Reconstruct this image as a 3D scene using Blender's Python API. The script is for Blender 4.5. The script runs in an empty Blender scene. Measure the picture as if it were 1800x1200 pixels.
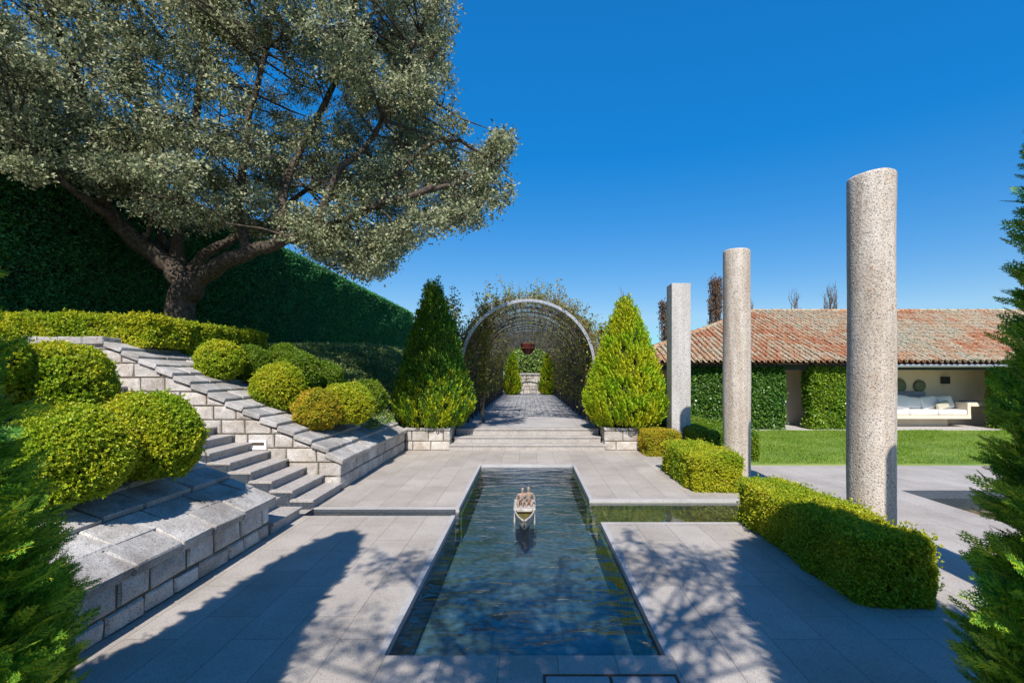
import bpy, math, random
import numpy as np
from mathutils import Vector, Matrix

random.seed(7)
rng = np.random.default_rng(11)
PI = math.pi
C = bpy.context.scene.collection
scene = bpy.context.scene
EYE = 1.7
F = 900.0
def rad(a): return math.radians(a)
def at(px, py, d):
    return Vector(((px - 928) / F * d, d, EYE + (656 - py) / F * d))

# ------------------------------------------------------------------ helpers
class MB:
    def __init__(s): s.v = []; s.f = []
    def add(s, vs, fs):
        o = len(s.v); s.v.extend([tuple(p) for p in vs]); s.f.extend([tuple(i + o for i in f) for f in fs])
    def box(s, x0, x1, y0, y1, z0, z1):
        s.add([(x0,y0,z0),(x1,y0,z0),(x1,y1,z0),(x0,y1,z0),(x0,y0,z1),(x1,y0,z1),(x1,y1,z1),(x0,y1,z1)],
              [(0,3,2,1),(4,5,6,7),(0,1,5,4),(1,2,6,5),(2,3,7,6),(3,0,4,7)])
    def cbox(s, c, X, Y, Z, hx, hy, hz, ch=.012, jit=0.0):
        """chamfered box in a frame"""
        c = Vector(c); vs = []; idx = {}
        for sx in (-1,1):
            for sy in (-1,1):
                for sz in (-1,1):
                    for a in range(3):
                        p = [sx*(hx-ch), sy*(hy-ch), sz*(hz-ch)]
                        p[a] = (sx*hx, sy*hy, sz*hz)[a]
                        j = [random.uniform(-jit, jit) for _ in range(3)]
                        idx[(sx,sy,sz,a)] = len(vs)
                        vs.append(c + X*(p[0]+j[0]) + Y*(p[1]+j[1]) + Z*(p[2]+j[2]))
        fs = []
        for a in range(3):
            b, d = (a+1) % 3, (a+2) % 3
            for sa in (-1,1):
                q = []
                for sb, sd in ((-1,-1),(1,-1),(1,1),(-1,1)):
                    k = [0,0,0]; k[a] = sa; k[b] = sb; k[d] = sd
                    q.append(idx[(k[0],k[1],k[2],a)])
                fs.append(tuple(q if sa > 0 else q[::-1]))
            for sb in (-1,1):
                for sd in (-1,1):
                    q = []
                    for sa, ax in ((-1,b),(1,b),(1,d),(-1,d)):
                        k = [0,0,0]; k[a] = sa; k[b] = sb; k[d] = sd
                        q.append(idx[(k[0],k[1],k[2],ax)])
                    fs.append(tuple(q if sb*sd < 0 else q[::-1]))
        for sx in (-1,1):
            for sy in (-1,1):
                for sz in (-1,1):
                    q = [idx[(sx,sy,sz,0)], idx[(sx,sy,sz,1)], idx[(sx,sy,sz,2)]]
                    fs.append(tuple(q if sx*sy*sz > 0 else q[::-1]))
        s.add(vs, fs)
    def prism(s, poly, O, U, V, N, depth, ch=.012, jit=.004):
        """stone block: convex 2D polygon in the U,V plane, face towards N, bevelled and uneven"""
        n = len(poly)
        if n < 3: return
        cu = sum(p[0] for p in poly)/n; cv = sum(p[1] for p in poly)/n
        out = []
        for (u, v) in poly:
            du, dv = cu-u, cv-v; L = math.hypot(du, dv) or 1
            out.append((u + du/L*ch*1.4, v + dv/L*ch*1.4))
        o = len(s.v)
        for (u, v) in poly: s.v.append(tuple(O + U*u + V*v - N*depth))
        for (u, v) in poly:
            s.v.append(tuple(O + U*(u+random.uniform(-jit,jit)) + V*(v+random.uniform(-jit,jit)) - N*(ch+random.uniform(0,jit))))
        for (u, v) in out: s.v.append(tuple(O + U*u + V*v + N*random.uniform(-jit, jit)))
        s.v.append(tuple(O + U*cu + V*cv + N*random.uniform(0, jit*2.2)))
        for i in range(n):
            j = (i+1) % n
            s.f.append((o+i, o+j, o+n+j, o+n+i)); s.f.append((o+n+i, o+n+j, o+2*n+j, o+2*n+i)); s.f.append((o+2*n+i, o+2*n+j, o+3*n))
    def tube(s, pts, rad_, n=6, cap=True):
        pts = [Vector(p) for p in pts]
        if not hasattr(rad_, '__len__'): rad_ = [rad_]*len(pts)
        o = len(s.v); prev = None
        for i, p in enumerate(pts):
            t = (pts[min(i+1, len(pts)-1)] - pts[max(i-1, 0)])
            if t.length < 1e-9: t = Vector((0,0,1))
            t.normalize()
            if prev is None:
                a = Vector((0,0,1)) if abs(t.z) < .9 else Vector((1,0,0))
                u = t.cross(a).normalized()
            else:
                u = (prev - t*prev.dot(t))
                u = u.normalized() if u.length > 1e-6 else t.orthogonal().normalized()
            prev = u; w = t.cross(u)
            for k in range(n):
                a = 2*PI*k/n
                s.v.append(tuple(p + (u*math.cos(a) + w*math.sin(a))*rad_[i]))
        for i in range(len(pts)-1):
            for k in range(n):
                a = o+i*n+k; b = o+i*n+(k+1) % n
                s.f.append((a, b, b+n, a+n))
        if cap:
            s.f.append(tuple(o+k for k in range(n))[::-1]); e = o+(len(pts)-1)*n
            s.f.append(tuple(e+k for k in range(n)))
    def lathe(s, prof, c, n=32, fn=None, cap=True):
        o = len(s.v)
        for (r, z) in prof:
            for k in range(n):
                a = 2*PI*k/n
                p = Vector((c[0]+r*math.cos(a), c[1]+r*math.sin(a), c[2]+z))
                s.v.append(tuple(fn(p, r, z, a) if fn else p))
        for i in range(len(prof)-1):
            for k in range(n):
                a = o+i*n+k; b = o+i*n+(k+1) % n
                s.f.append((a, b, b+n, a+n))
        if cap:
            s.f.append(tuple(o+k for k in range(n))[::-1]); e = o+(len(prof)-1)*n
            s.f.append(tuple(e+k for k in range(n)))
    def build(s, name, mat, parent=None, smooth=False):
        me = bpy.data.meshes.new(name); me.from_pydata(s.v, [], s.f); me.update()
        return link(name, me, mat, parent, smooth)

def link(name, me, mat, parent=None, smooth=False):
    o = bpy.data.objects.new(name, me); C.objects.link(o)
    if mat is not None:
        for m in (mat if isinstance(mat, (list, tuple)) else [mat]): me.materials.append(m)
    if parent is not None:
        o.parent = parent; o.matrix_parent_inverse = Matrix.Identity(4)
        o.location = Vector(o.location) - parent.location
    if smooth: me.polygons.foreach_set('use_smooth', [True]*len(me.polygons))
    return o
def empty(name, loc, label, cat, group=None):
    o = bpy.data.objects.new(name, None); C.objects.link(o); o.location = loc; o.empty_display_size = .2
    return tag(o, label, cat, group)
def tag(o, label, cat, group=None):
    o['label'] = label; o['category'] = cat
    if group: o['group'] = group
    return o
def struct(o, kind='structure'):
    o['kind'] = kind; return o

def np_mesh(name, V, Fq, mat, parent=None):
    V = np.ascontiguousarray(V, dtype=np.float32); Fq = np.ascontiguousarray(Fq, dtype=np.int32)
    me = bpy.data.meshes.new(name); k = Fq.shape[1]; nf = len(Fq)
    me.vertices.add(len(V)); me.vertices.foreach_set('co', V.ravel())
    me.loops.add(nf*k); me.loops.foreach_set('vertex_index', Fq.ravel())
    me.polygons.add(nf); me.polygons.foreach_set('loop_start', np.arange(nf, dtype=np.int32)*k)
    me.update(calc_edges=True)
    return link(name, me, mat, parent)

def unit(a): return a/np.maximum(np.linalg.norm(a, axis=-1, keepdims=True), 1e-9)
def lump(P, f, seed, n=5):
    r = np.random.default_rng(seed); out = np.zeros(len(P))
    for i in range(n):
        k = r.normal(size=3)*f*(1+.45*i); ph = r.uniform(0, 6.28, 3)
        out += np.sin(P@k+ph[0])*np.cos(P@np.roll(k, 1)*.8+ph[1])/(1+.5*i)
    return out/2.0
# leaf templates: long axis +Y, normal +Z
def t_leaf(w=.26, b=.1): return np.array([(0,0,0),(w,.45,b),(0,1,0),(-w,.45,b)], float), np.array([(0,1,2,3)])
def join_t(parts):
    V = []; Fq = []; o = 0
    for v, f in parts: V.append(v); Fq.append(f+o); o += len(v)
    return np.concatenate(V), np.concatenate(Fq)
def xf(t, R, off, s):
    v, f = t; return v*s@np.array(R).T+np.array(off), f
def rotm(axis, a): return np.array(Matrix.Rotation(a, 3, axis))
def t_sprig(n=7, seed=1, w=.28):
    r = np.random.default_rng(seed); parts = []
    for i in range(n):
        a = i*2.4; tilt = r.uniform(.5, 1.15)
        R = rotm('Z', a)@rotm('X', PI/2-tilt)@rotm('Y', r.uniform(-.5, .5))
        parts.append(xf(t_leaf(w, .12), R@np.eye(3), (0, 0, i/n*.7), .55))
    v, f = join_t(parts)           # grows along +Z; make it grow along +Y
    return v@rotm('X', -PI/2).T, f
def t_plume(n=34, seed=2):
    r = np.random.default_rng(seed); parts = []
    for i in range(n):
        z = r.uniform(0, .8); rr = .2*(1-abs(z-.35)*1.2); a = r.uniform(0, 6.28)
        R = rotm('Z', a)@rotm('X', r.uniform(-.1, .75)*-1)
        parts.append(xf(t_leaf(.2, .15), R@rotm('X', PI/2)@np.eye(3), (rr*math.cos(a), rr*math.sin(a), z), r.uniform(.16, .3)))
    v, f = join_t(parts)
    return v@rotm('X', -PI/2).T, f
def t_frond(seed=3, n=8):
    r = np.random.default_rng(seed); parts = [xf(t_leaf(.03, 0), np.eye(3), (0,0,0), 1.0)]
    for i in range(n):
        y = .1+.8*i/n
        for sgn in (-1, 1):
            L = .42*(1-y*.65)*r.uniform(.75, 1.1); a = sgn*-r.uniform(.6, .85)
            R = rotm('Z', a)@rotm('Y', r.uniform(-.35, .35)); O = np.array((0, y+sgn*.03, 0))
            parts.append(xf(t_leaf(.09, .02), R, O, L))
            for j in range(3):
                q = .22+.25*j
                for s2 in (-1, 1):
                    R2 = R@rotm('Z', s2*-.7)
                    parts.append(xf(t_leaf(.17, .04), R2, O+R@np.array((0, L*q, 0)), L*.42*(1-q*.55)))
    return join_t(parts)
def scatter(name, P, D, size, tmpl, mat, parent=None, roll=None, bend=0):
    """copies of a leaf template at points P, long axis along D, all real mesh"""
    T, Fq = tmpl; n = len(P); D = unit(D)
    r = unit(rng.normal(size=(n,3))) if roll is None else unit(roll + rng.normal(size=(n,3))*.45)
    X = unit(np.cross(D, r)); Z = np.cross(X, D)
    size = np.broadcast_to(np.asarray(size, float), (n,))[:, None, None]
    V = (T[None,:,0:1]*X[:,None,:] + T[None,:,1:2]*D[:,None,:] + T[None,:,2:3]*Z[:,None,:])*size + P[:,None,:]
    Fa = (Fq[None] + (np.arange(n)*len(T))[:,None,None]).reshape(-1, Fq.shape[1])
    if parent is not None: V = V - np.array(parent.location)[None,None,:]
    me_o = np_mesh(name, V.reshape(-1,3), Fa, mat, None)
    if parent is not None: me_o.parent = parent
    return me_o
def pbuild(mb, name, mat, parent, smooth=False):
    """build a mesh given in world coordinates under its thing"""
    L = parent.location; mb.v = [(a-L.x, b-L.y, c-L.z) for a, b, c in mb.v]
    me = bpy.data.meshes.new(name); me.from_pydata(mb.v, [], mb.f); me.update()
    o = link(name, me, mat, None, smooth); o.parent = parent
    return o

# ------------------------------------------------------------------ materials
def newmat(name):
    m = bpy.data.materials.new(name); m.use_nodes = True; nt = m.node_tree; nt.nodes.clear()
    return m, nt, nt.nodes, nt.links
def ramp(N, cols):
    r = N.new('ShaderNodeValToRGB'); e = r.color_ramp.elements
    while len(e) < len(cols): e.new(.5)
    for i, (p, c) in enumerate(cols): e[i].position = p; e[i].color = (*c, 1)
    return r
def leafmat(name, cols, transl=.3, rough=.5, nscale=1.5, tint=None, spec=.35):
    m, nt, N, L = newmat(name)
    g = N.new('ShaderNodeNewGeometry'); r = ramp(N, [(i/(len(cols)-1), c) for i, c in enumerate(cols)])
    L.new(g.outputs['Random Per Island'], r.inputs[0]); col = r.outputs[0]
    if tint:
        tc = N.new('ShaderNodeTexCoord'); nz = N.new('ShaderNodeTexNoise'); nz.inputs['Scale'].default_value = nscale; nz.inputs['Detail'].default_value = 4
        L.new(g.outputs['Position'], nz.inputs['Vector'])
        rr = ramp(N, [(.4, (0,0,0)), (.62, (1,1,1))]); L.new(nz.outputs['Fac'], rr.inputs[0])
        mx = N.new('ShaderNodeMix'); mx.data_type = 'RGBA'; mx.blend_type = 'MULTIPLY'
        L.new(rr.outputs[0], mx.inputs[0]); L.new(col, mx.inputs[6]); mx.inputs[7].default_value = (*tint, 1); col = mx.outputs[2]
    p = N.new('ShaderNodeBsdfPrincipled'); p.inputs['Roughness'].default_value = rough; p.inputs['Specular IOR Level'].default_value = spec
    L.new(col, p.inputs['Base Color'])
    t = N.new('ShaderNodeBsdfTranslucent'); L.new(col, t.inputs[0])
    ms = N.new('ShaderNodeMixShader'); ms.inputs[0].default_value = transl
    L.new(p.outputs[0], ms.inputs[1]); L.new(t.outputs[0], ms.inputs[2])
    o = N.new('ShaderNodeOutputMaterial'); L.new(ms.outputs[0], o.inputs[0]); return m
def stone(name, a, b, scale=140, bump=.4, dist=.004, rough=.8, island=.0, stain=None, stainscale=1.3, speck=None, joints=None, spec=.3, bscale=None, spots=None, streak=None):
    """granite: fine two-tone speckle, slow variation, optional per-block tone, stains, joints"""
    m, nt, N, L = newmat(name)
    g = N.new('ShaderNodeNewGeometry'); pos = g.outputs['Position']
    nz = N.new('ShaderNodeTexNoise'); nz.inputs['Scale'].default_value = scale; nz.inputs['Detail'].default_value = 3; L.new(pos, nz.inputs['Vector'])
    r = ramp(N, [(.38, a), (.6, b)]); L.new(nz.outputs['Fac'], r.inputs[0]); col = r.outputs[0]
    if speck:
        v = N.new('ShaderNodeTexVoronoi'); v.inputs['Scale'].default_value = scale*.9; L.new(pos, v.inputs['Vector'])
        rs = ramp(N, [(.10, (1,1,1)), (.2, (0,0,0))]); 
        sx = N.new('ShaderNodeSeparateColor'); L.new(v.outputs['Color'], sx.inputs[0])
        L.new(sx.outputs[0], rs.inputs[0])
        mx = N.new('ShaderNodeMix'); mx.data_type = 'RGBA'; L.new(rs.outputs[0], mx.inputs[0]); L.new(col, mx.inputs[6]); mx.inputs[7].default_value = (*speck, 1); col = mx.outputs[2]
    n2 = N.new('ShaderNodeTexNoise'); n2.inputs['Scale'].default_value = stainscale; n2.inputs['Detail'].default_value = 8; n2.inputs['Roughness'].default_value = .65; L.new(pos, n2.inputs['Vector'])
    r2 = ramp(N, [(.35, stain or (.8,.8,.8)), (.6, (1,1,1))]); L.new(n2.outputs['Fac'], r2.inputs[0])
    mx = N.new('ShaderNodeMix'); mx.data_type = 'RGBA'; mx.blend_type = 'MULTIPLY'; mx.inputs[0].default_value = 1
    L.new(col, mx.inputs[6]); L.new(r2.outputs[0], mx.inputs[7]); col = mx.outputs[2]
    if island:
        mr = N.new('ShaderNodeMapRange'); mr.inputs[3].default_value = 1-island; mr.inputs[4].default_value = 1+island*.5
        L.new(g.outputs['Random Per Island'], mr.inputs[0])
        mx = N.new('ShaderNodeMix'); mx.data_type = 'RGBA'; mx.blend_type = 'MULTIPLY'; mx.inputs[0].default_value = 1
        L.new(col, mx.inputs[6]); L.new(mr.outputs[0], mx.inputs[7]); col = mx.outputs[2]
    if spots:
        v = N.new('ShaderNodeTexVoronoi'); v.inputs['Scale'].default_value = 9; v.inputs['Randomness'].default_value = 1
        n4 = N.new('ShaderNodeTexNoise'); n4.inputs['Scale'].default_value = 30; L.new(pos, n4.inputs['Vector'])
        va = N.new('ShaderNodeVectorMath'); va.operation = 'SCALE'; va.inputs['Scale'].default_value = .06; L.new(n4.outputs['Color'], va.inputs[0])
        vb = N.new('ShaderNodeVectorMath'); L.new(pos, vb.inputs[0]); L.new(va.outputs[0], vb.inputs[1]); L.new(vb.outputs[0], v.inputs['Vector'])
        rs = ramp(N, [(.09, (1,1,1)), (.14, (0,0,0))]); L.new(v.outputs['Distance'], rs.inputs[0])
        mx = N.new('ShaderNodeMix'); mx.data_type = 'RGBA'; L.new(rs.outputs[0], mx.inputs[0]); L.new(col, mx.inputs[6]); mx.inputs[7].default_value = (*spots, 1); col = mx.outputs[2]
    if streak:
        mpz = N.new('ShaderNodeMapping'); mpz.inputs['Scale'].default_value = (9, 9, .7); L.new(pos, mpz.inputs['Vector'])
        n5 = N.new('ShaderNodeTexNoise'); n5.inputs['Scale'].default_value = 1; n5.inputs['Detail'].default_value = 5; L.new(mpz.outputs[0], n5.inputs['Vector'])
        r5 = ramp(N, [(.42, streak), (.6, (1,1,1))]); L.new(n5.outputs['Fac'], r5.inputs[0])
        mx = N.new('ShaderNodeMix'); mx.data_type = 'RGBA'; mx.blend_type = 'MULTIPLY'; mx.inputs[0].default_value = 1
        L.new(col, mx.inputs[6]); L.new(r5.outputs[0], mx.inputs[7]); col = mx.outputs[2]
    if joints:
        (bw, rh, jcol, size, off) = joints
        mp = N.new('ShaderNodeMapping'); mp.inputs['Rotation'].default_value = (0, 0, rad(90)); mp.inputs['Location'].default_value = off
        L.new(pos, mp.inputs['Vector'])
        br = N.new('ShaderNodeTexBrick'); br.inputs['Scale'].default_value = 1; br.inputs['Brick Width'].default_value = bw; br.inputs['Row Height'].default_value = rh
        br.inputs['Mortar Size'].default_value = size; br.inputs['Mortar Smooth'].default_value = .1; br.offset = .37
        br.inputs['Color1'].default_value = (1,1,1,1); br.inputs['Color2'].default_value = (.86,.85,.84,1); br.inputs['Mortar'].default_value = (*jcol, 1)
        L.new(mp.outputs[0], br.inputs['Vector'])
        mx = N.new('ShaderNodeMix'); mx.data_type = 'RGBA'; mx.blend_type = 'MULTIPLY'; mx.inputs[0].default_value = 1
        L.new(col, mx.inputs[6]); L.new(br.outputs[0], mx.inputs[7]); col = mx.outputs[2]
    p = N.new('ShaderNodeBsdfPrincipled'); p.inputs['Roughness'].default_value = rough; p.inputs['Specular IOR Level'].default_value = spec
    L.new(col, p.inputs['Base Color'])
    n3 = N.new('ShaderNodeTexNoise'); n3.inputs['Scale'].default_value = bscale or scale*.35; n3.inputs['Detail'].default_value = 6; L.new(pos, n3.inputs['Vector'])
    bp = N.new('ShaderNodeBump'); bp.inputs['Strength'].default_value = bump; bp.inputs['Distance'].default_value = dist
    L.new(n3.outputs['Fac'], bp.inputs['Height']); L.new(bp.outputs[0], p.inputs['Normal'])
    o = N.new('ShaderNodeOutputMaterial'); L.new(p.outputs[0], o.inputs[0]); return m
def plain(name, c, rough=.6, metal=0, c2=None, scale=8, bump=0, spec=.4, island=0):
    m, nt, N, L = newmat(name); g = N.new('ShaderNodeNewGeometry')
    nz = N.new('ShaderNodeTexNoise'); nz.inputs['Scale'].default_value = scale; nz.inputs['Detail'].default_value = 6; L.new(g.outputs['Position'], nz.inputs['Vector'])
    r = ramp(N, [(.35, c), (.65, c2 or tuple(x*.8 for x in c))]); L.new(nz.outputs['Fac'], r.inputs[0])
    p = N.new('ShaderNodeBsdfPrincipled'); p.inputs['Roughness'].default_value = rough; p.inputs['Metallic'].default_value = metal; p.inputs['Specular IOR Level'].default_value = spec
    L.new(r.outputs[0], p.inputs['Base Color'])
    if bump:
        bp = N.new('ShaderNodeBump'); bp.inputs['Strength'].default_value = bump; bp.inputs['Distance'].default_value = .01
        L.new(nz.outputs['Fac'], bp.inputs['Height']); L.new(bp.outputs[0], p.inputs['Normal'])
    o = N.new('ShaderNodeOutputMaterial'); L.new(p.outputs[0], o.inputs[0]); return m
def watermat(name, tcol, wscale=5.0, wdist=.03, strength=.5, caustic=True, stretch=(1,1,1)):
    m, nt, N, L = newmat(name); g = N.new('ShaderNodeNewGeometry'); pos = g.outputs['Position']
    mp = N.new('ShaderNodeMapping'); mp.inputs['Scale'].default_value = stretch; L.new(pos, mp.inputs['Vector'])
    nz = N.new('ShaderNodeTexNoise'); nz.inputs['Scale'].default_value = wscale; nz.inputs['Detail'].default_value = 3.5; nz.inputs['Distortion'].default_value = .9; L.new(mp.outputs[0], nz.inputs['Vector'])
    bp = N.new('ShaderNodeBump'); bp.inputs['Strength'].default_value = strength; bp.inputs['Distance'].default_value = wdist; L.new(nz.outputs['Fac'], bp.inputs['Height'])
    dt = N.new('ShaderNodeVectorMath'); dt.operation = 'DOT_PRODUCT'; L.new(g.outputs['Incoming'], dt.inputs[0]); L.new(bp.outputs[0], dt.inputs[1])
    def mth(op, a, b=None):
        q = N.new('ShaderNodeMath'); q.operation = op; q.use_clamp = op != 'POWER'
        for i_, v_ in enumerate((a, b)):
            if v_ is None: continue
            if isinstance(v_, (int, float)): q.inputs[i_].default_value = v_
            else: L.new(v_, q.inputs[i_])
        return q
    ab = mth('ABSOLUTE', dt.outputs['Value']); om = mth('SUBTRACT', 1.0, ab.outputs[0]); p5 = mth('POWER', om.outputs[0], 5.0)
    m9 = mth('MULTIPLY', p5.outputs[0], .87); fr = mth('ADD', m9.outputs[0], .13)
    tr = N.new('ShaderNodeBsdfTransparent'); tr.inputs[0].default_value = (*tcol, 1)
    if caustic:  # caustic light veins painted into the water's transmission colour
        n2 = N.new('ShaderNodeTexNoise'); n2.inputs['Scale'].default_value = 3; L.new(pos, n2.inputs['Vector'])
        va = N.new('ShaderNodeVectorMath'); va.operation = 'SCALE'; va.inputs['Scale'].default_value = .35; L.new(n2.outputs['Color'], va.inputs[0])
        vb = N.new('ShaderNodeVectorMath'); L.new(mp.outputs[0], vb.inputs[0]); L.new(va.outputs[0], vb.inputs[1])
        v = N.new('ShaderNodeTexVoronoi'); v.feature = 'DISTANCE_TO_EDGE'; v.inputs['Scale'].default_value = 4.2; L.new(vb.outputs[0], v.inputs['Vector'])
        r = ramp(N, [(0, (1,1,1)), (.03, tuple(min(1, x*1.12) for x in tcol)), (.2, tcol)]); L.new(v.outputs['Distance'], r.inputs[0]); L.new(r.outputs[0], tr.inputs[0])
    gl = N.new('ShaderNodeBsdfGlossy'); gl.inputs['Roughness'].default_value = .02; L.new(bp.outputs[0], gl.inputs['Normal'])
    ms = N.new('ShaderNodeMixShader'); L.new(fr.outputs[0], ms.inputs[0]); L.new(tr.outputs[0], ms.inputs[1]); L.new(gl.outputs[0], ms.inputs[2])
    o = N.new('ShaderNodeOutputMaterial'); L.new(ms.outputs[0], o.inputs[0]); return m

M = {}
M['paving'] = stone('paving_granite', (.39,.355,.32), (.51,.47,.43), 240, .25, .002, .7, stain=(.80,.79,.77), stainscale=1.4, speck=(.27,.26,.25), joints=(.82,.345,(.60,.58,.57),.004,(0,.17,0)))
M['paving_walk'] = stone('walk_granite', (.42,.40,.385), (.54,.52,.5), 110, .2, .002, .8, stain=(.85,.84,.83), speck=(.26,.25,.25))
M['step'] = stone('step_granite', (.36,.335,.315), (.47,.445,.42), 120, .3, .003, .75, stain=(.82,.8,.79), speck=(.2,.19,.19), stainscale=4)
M['kerb'] = stone('kerb_granite', (.37,.36,.36), (.5,.49,.49), 260, .3, .003, .75, speck=(.28,.28,.29))
M['block'] = stone('block_granite', (.47,.45,.425), (.64,.61,.575), 150, 1, .022, .9, island=.2, stain=(.66,.6,.54), stainscale=3.5, speck=(.3,.29,.28), bscale=9)
M['slab'] = stone('slab_granite', (.38,.37,.36), (.55,.53,.51), 160, 1, .016, .9, island=.25, stain=(.66,.63,.6), stainscale=4, speck=(.24,.24,.24), bscale=10)
M['column'] = stone('column_granite', (.45,.40,.35), (.69,.62,.54), 130, .7, .012, .9, stain=(.85,.82,.79), speck=(.2,.19,.185), spots=(.40,.24,.14), streak=(.80,.77,.73), bscale=45, stainscale=2)
M['pillar'] = stone('pillar_granite', (.39,.375,.36), (.62,.60,.58), 130, .7, .006, .85, stain=(.9,.89,.88), speck=(.2,.2,.2), streak=(.87,.86,.85), bscale=50)
M['mortar'] = plain('dark_mortar', (.07,.06,.045), .95, c2=(.13,.11,.07), scale=12)
M['dark_stone'] = stone('dark_stone', (.035,.045,.06), (.08,.095,.12), 60, .4, .004, .45, spec=.5)
M['basin'] = stone('basin_tile', (.075,.105,.115), (.125,.165,.175), 14, .2, .003, .7, stain=(.6,.66,.5), stainscale=1.6, joints=(.62,.56,(.7,.75,.65),.006,(0,.28,0)))
M['algae'] = stone('algae_wall', (.035,.05,.02), (.10,.13,.045), 9, .3, .004, .7)
M['channel'] = stone('channel_tile', (.07,.072,.045), (.14,.14,.095), 9, .2, .003, .6, stain=(.7,.7,.6), joints=(.6,.5,(2.2,2.2,2.1),.006,(0,0,0)))
M['water'] = watermat('pool_water', (.64,.82,.92), 3.4, .05, .6, True, (.6,1.4,1))
M['water2'] = watermat('channel_water', (.75,.8,.7), 3.0, .008, .35, False)
M['water3'] = watermat('rill_water', (.75,.8,.78), 11, .035, .7, False, (1,.7,1))
M['soil'] = plain('soil', (.06,.045,.03), .95, c2=(.1,.075,.05), scale=14, bump=.6)
M['ground'] = plain('ground_earth', (.13,.12,.07), .95, c2=(.09,.11,.045), scale=.8)
M['lawn'] = plain('lawn_green', (.22,.29,.05), .9, c2=(.12,.20,.028), scale=.7)
M['bark'] = plain('oak_bark', (.11,.085,.065), .95, c2=(.035,.028,.022), scale=16, bump=1)
M['bark2'] = plain('grey_bark', (.16,.14,.12), .95, c2=(.09,.075,.065), scale=20, bump=.6)
M['core'] = plain('twig_core', (.035,.04,.012), .95, c2=(.015,.02,.008), scale=20)
M['core_dark'] = plain('hedge_core', (.012,.02,.008), .95, c2=(.006,.012,.006), scale=10)
M['steel'] = plain('dark_steel', (.12,.12,.13), .4, .7, c2=(.07,.07,.075), scale=6)
M['zinc'] = plain('zinc', (.45,.47,.52), .45, .6, c2=(.33,.35,.4), scale=5)
M['black'] = plain('black_metal', (.02,.022,.028), .5)
M['fascia'] = plain('dark_fascia', (.03,.045,.055), .6)
M['plaster'] = plain('cream_plaster', (.72,.62,.5), .9, c2=(.66,.56,.45), scale=3)
M['plaster_in'] = plain('beige_plaster', (.74,.6,.48), .9, c2=(.68,.55,.44), scale=3)
M['fabric'] = plain('white_fabric', (.8,.79,.77), .9, scale=5, c2=(.76,.75,.73))
M['linen'] = plain('linen_fabric', (.5,.47,.38), .9, scale=50)
M['grey_fabric'] = plain('grey_fabric', (.26,.29,.36), .9, scale=9)
M['patina'] = plain('green_patina', (.10,.14,.10), .6, .3, c2=(.2,.2,.13), scale=14, bump=.5)
M['rust'] = plain('rusty_steel', (.22,.09,.04), .85, c2=(.12,.05,.03), scale=25)
M['red'] = plain('dark_red_metal', (.14,.02,.02), .5, c2=(.05,.012,.012), scale=7)
M['stat'] = plain('weathered_figure', (.36,.25,.19), .75, c2=(.2,.15,.125), scale=40, bump=.5)
M['boat'] = plain('boat_plaster', (.5,.47,.43), .7, c2=(.3,.28,.26), scale=20)
M['bilge'] = plain('olive_bilge', (.13,.11,.02), .6, c2=(.07,.06,.02), scale=20)
M['white'] = plain('white_paint', (.75,.74,.73), .5)

G1 = (.17,.24,.012); 
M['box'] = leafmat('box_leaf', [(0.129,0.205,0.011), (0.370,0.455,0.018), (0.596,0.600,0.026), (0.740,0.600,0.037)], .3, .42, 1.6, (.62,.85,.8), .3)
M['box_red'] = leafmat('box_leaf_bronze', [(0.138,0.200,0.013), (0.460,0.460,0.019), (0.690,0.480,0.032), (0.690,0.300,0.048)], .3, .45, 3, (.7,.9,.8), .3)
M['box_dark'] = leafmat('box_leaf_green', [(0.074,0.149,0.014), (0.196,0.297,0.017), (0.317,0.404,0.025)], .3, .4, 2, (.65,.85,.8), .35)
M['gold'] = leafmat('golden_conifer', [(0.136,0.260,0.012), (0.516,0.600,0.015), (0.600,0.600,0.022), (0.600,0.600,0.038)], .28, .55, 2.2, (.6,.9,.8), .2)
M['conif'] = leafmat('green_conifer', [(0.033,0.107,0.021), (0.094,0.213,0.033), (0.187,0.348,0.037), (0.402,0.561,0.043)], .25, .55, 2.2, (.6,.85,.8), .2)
M['thuja'] = leafmat('thuja_spray', [(0.052,0.165,0.021), (0.129,0.297,0.032), (0.300,0.495,0.037), (0.600,0.600,0.032)], .35, .5, 3.5, (.5,.8,.8), .25)
M['hedge'] = leafmat('cypress_hedge', [(0.037,0.159,0.054), (0.062,0.248,0.082), (0.136,0.407,0.100)], .15, .6, 1.2, (.7,.8,.9), .15)
M['oak'] = leafmat('oak_leaf', [(0.070,0.093,0.045), (0.238,0.281,0.154), (0.435,0.470,0.281), (0.505,0.491,0.323)], .3, .6, .7, (.8,.8,.7), .2)
M['ivy'] = leafmat('ivy_leaf', [(0.035,0.096,0.021), (0.088,0.193,0.026), (0.175,0.297,0.035)], .2, .35, 1.5, (.7,.9,.95), .5)
M['ivy2'] = leafmat('ivy_leaf_light', [(0.072,0.162,0.014), (0.198,0.324,0.022), (0.360,0.450,0.036)], .25, .38, 1.5, (.75,.9,.9), .45)
M['cover'] = leafmat('cover_leaf', [(0.080,0.161,0.041), (0.215,0.323,0.080), (0.430,0.457,0.188)], .2, .5, 1.2, (.7,.8,.8), .3)
M['vine'] = leafmat('vine_leaf', [(0.100,0.160,0.020), (0.240,0.280,0.040), (0.400,0.380,0.080), (0.280,0.140,0.060)], .35, .5, 1, (.8,.9,.8), .3)
M['laurel'] = leafmat('laurel_leaf', [(0.092,0.185,0.037), (0.240,0.351,0.074), (0.370,0.462,0.166)], .25, .35, 1, (.8,.9,.8), .5)
M['dead'] = leafmat('dead_leaf', [(.12,.06,.03), (.22,.11,.05)], .2, .7)
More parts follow.
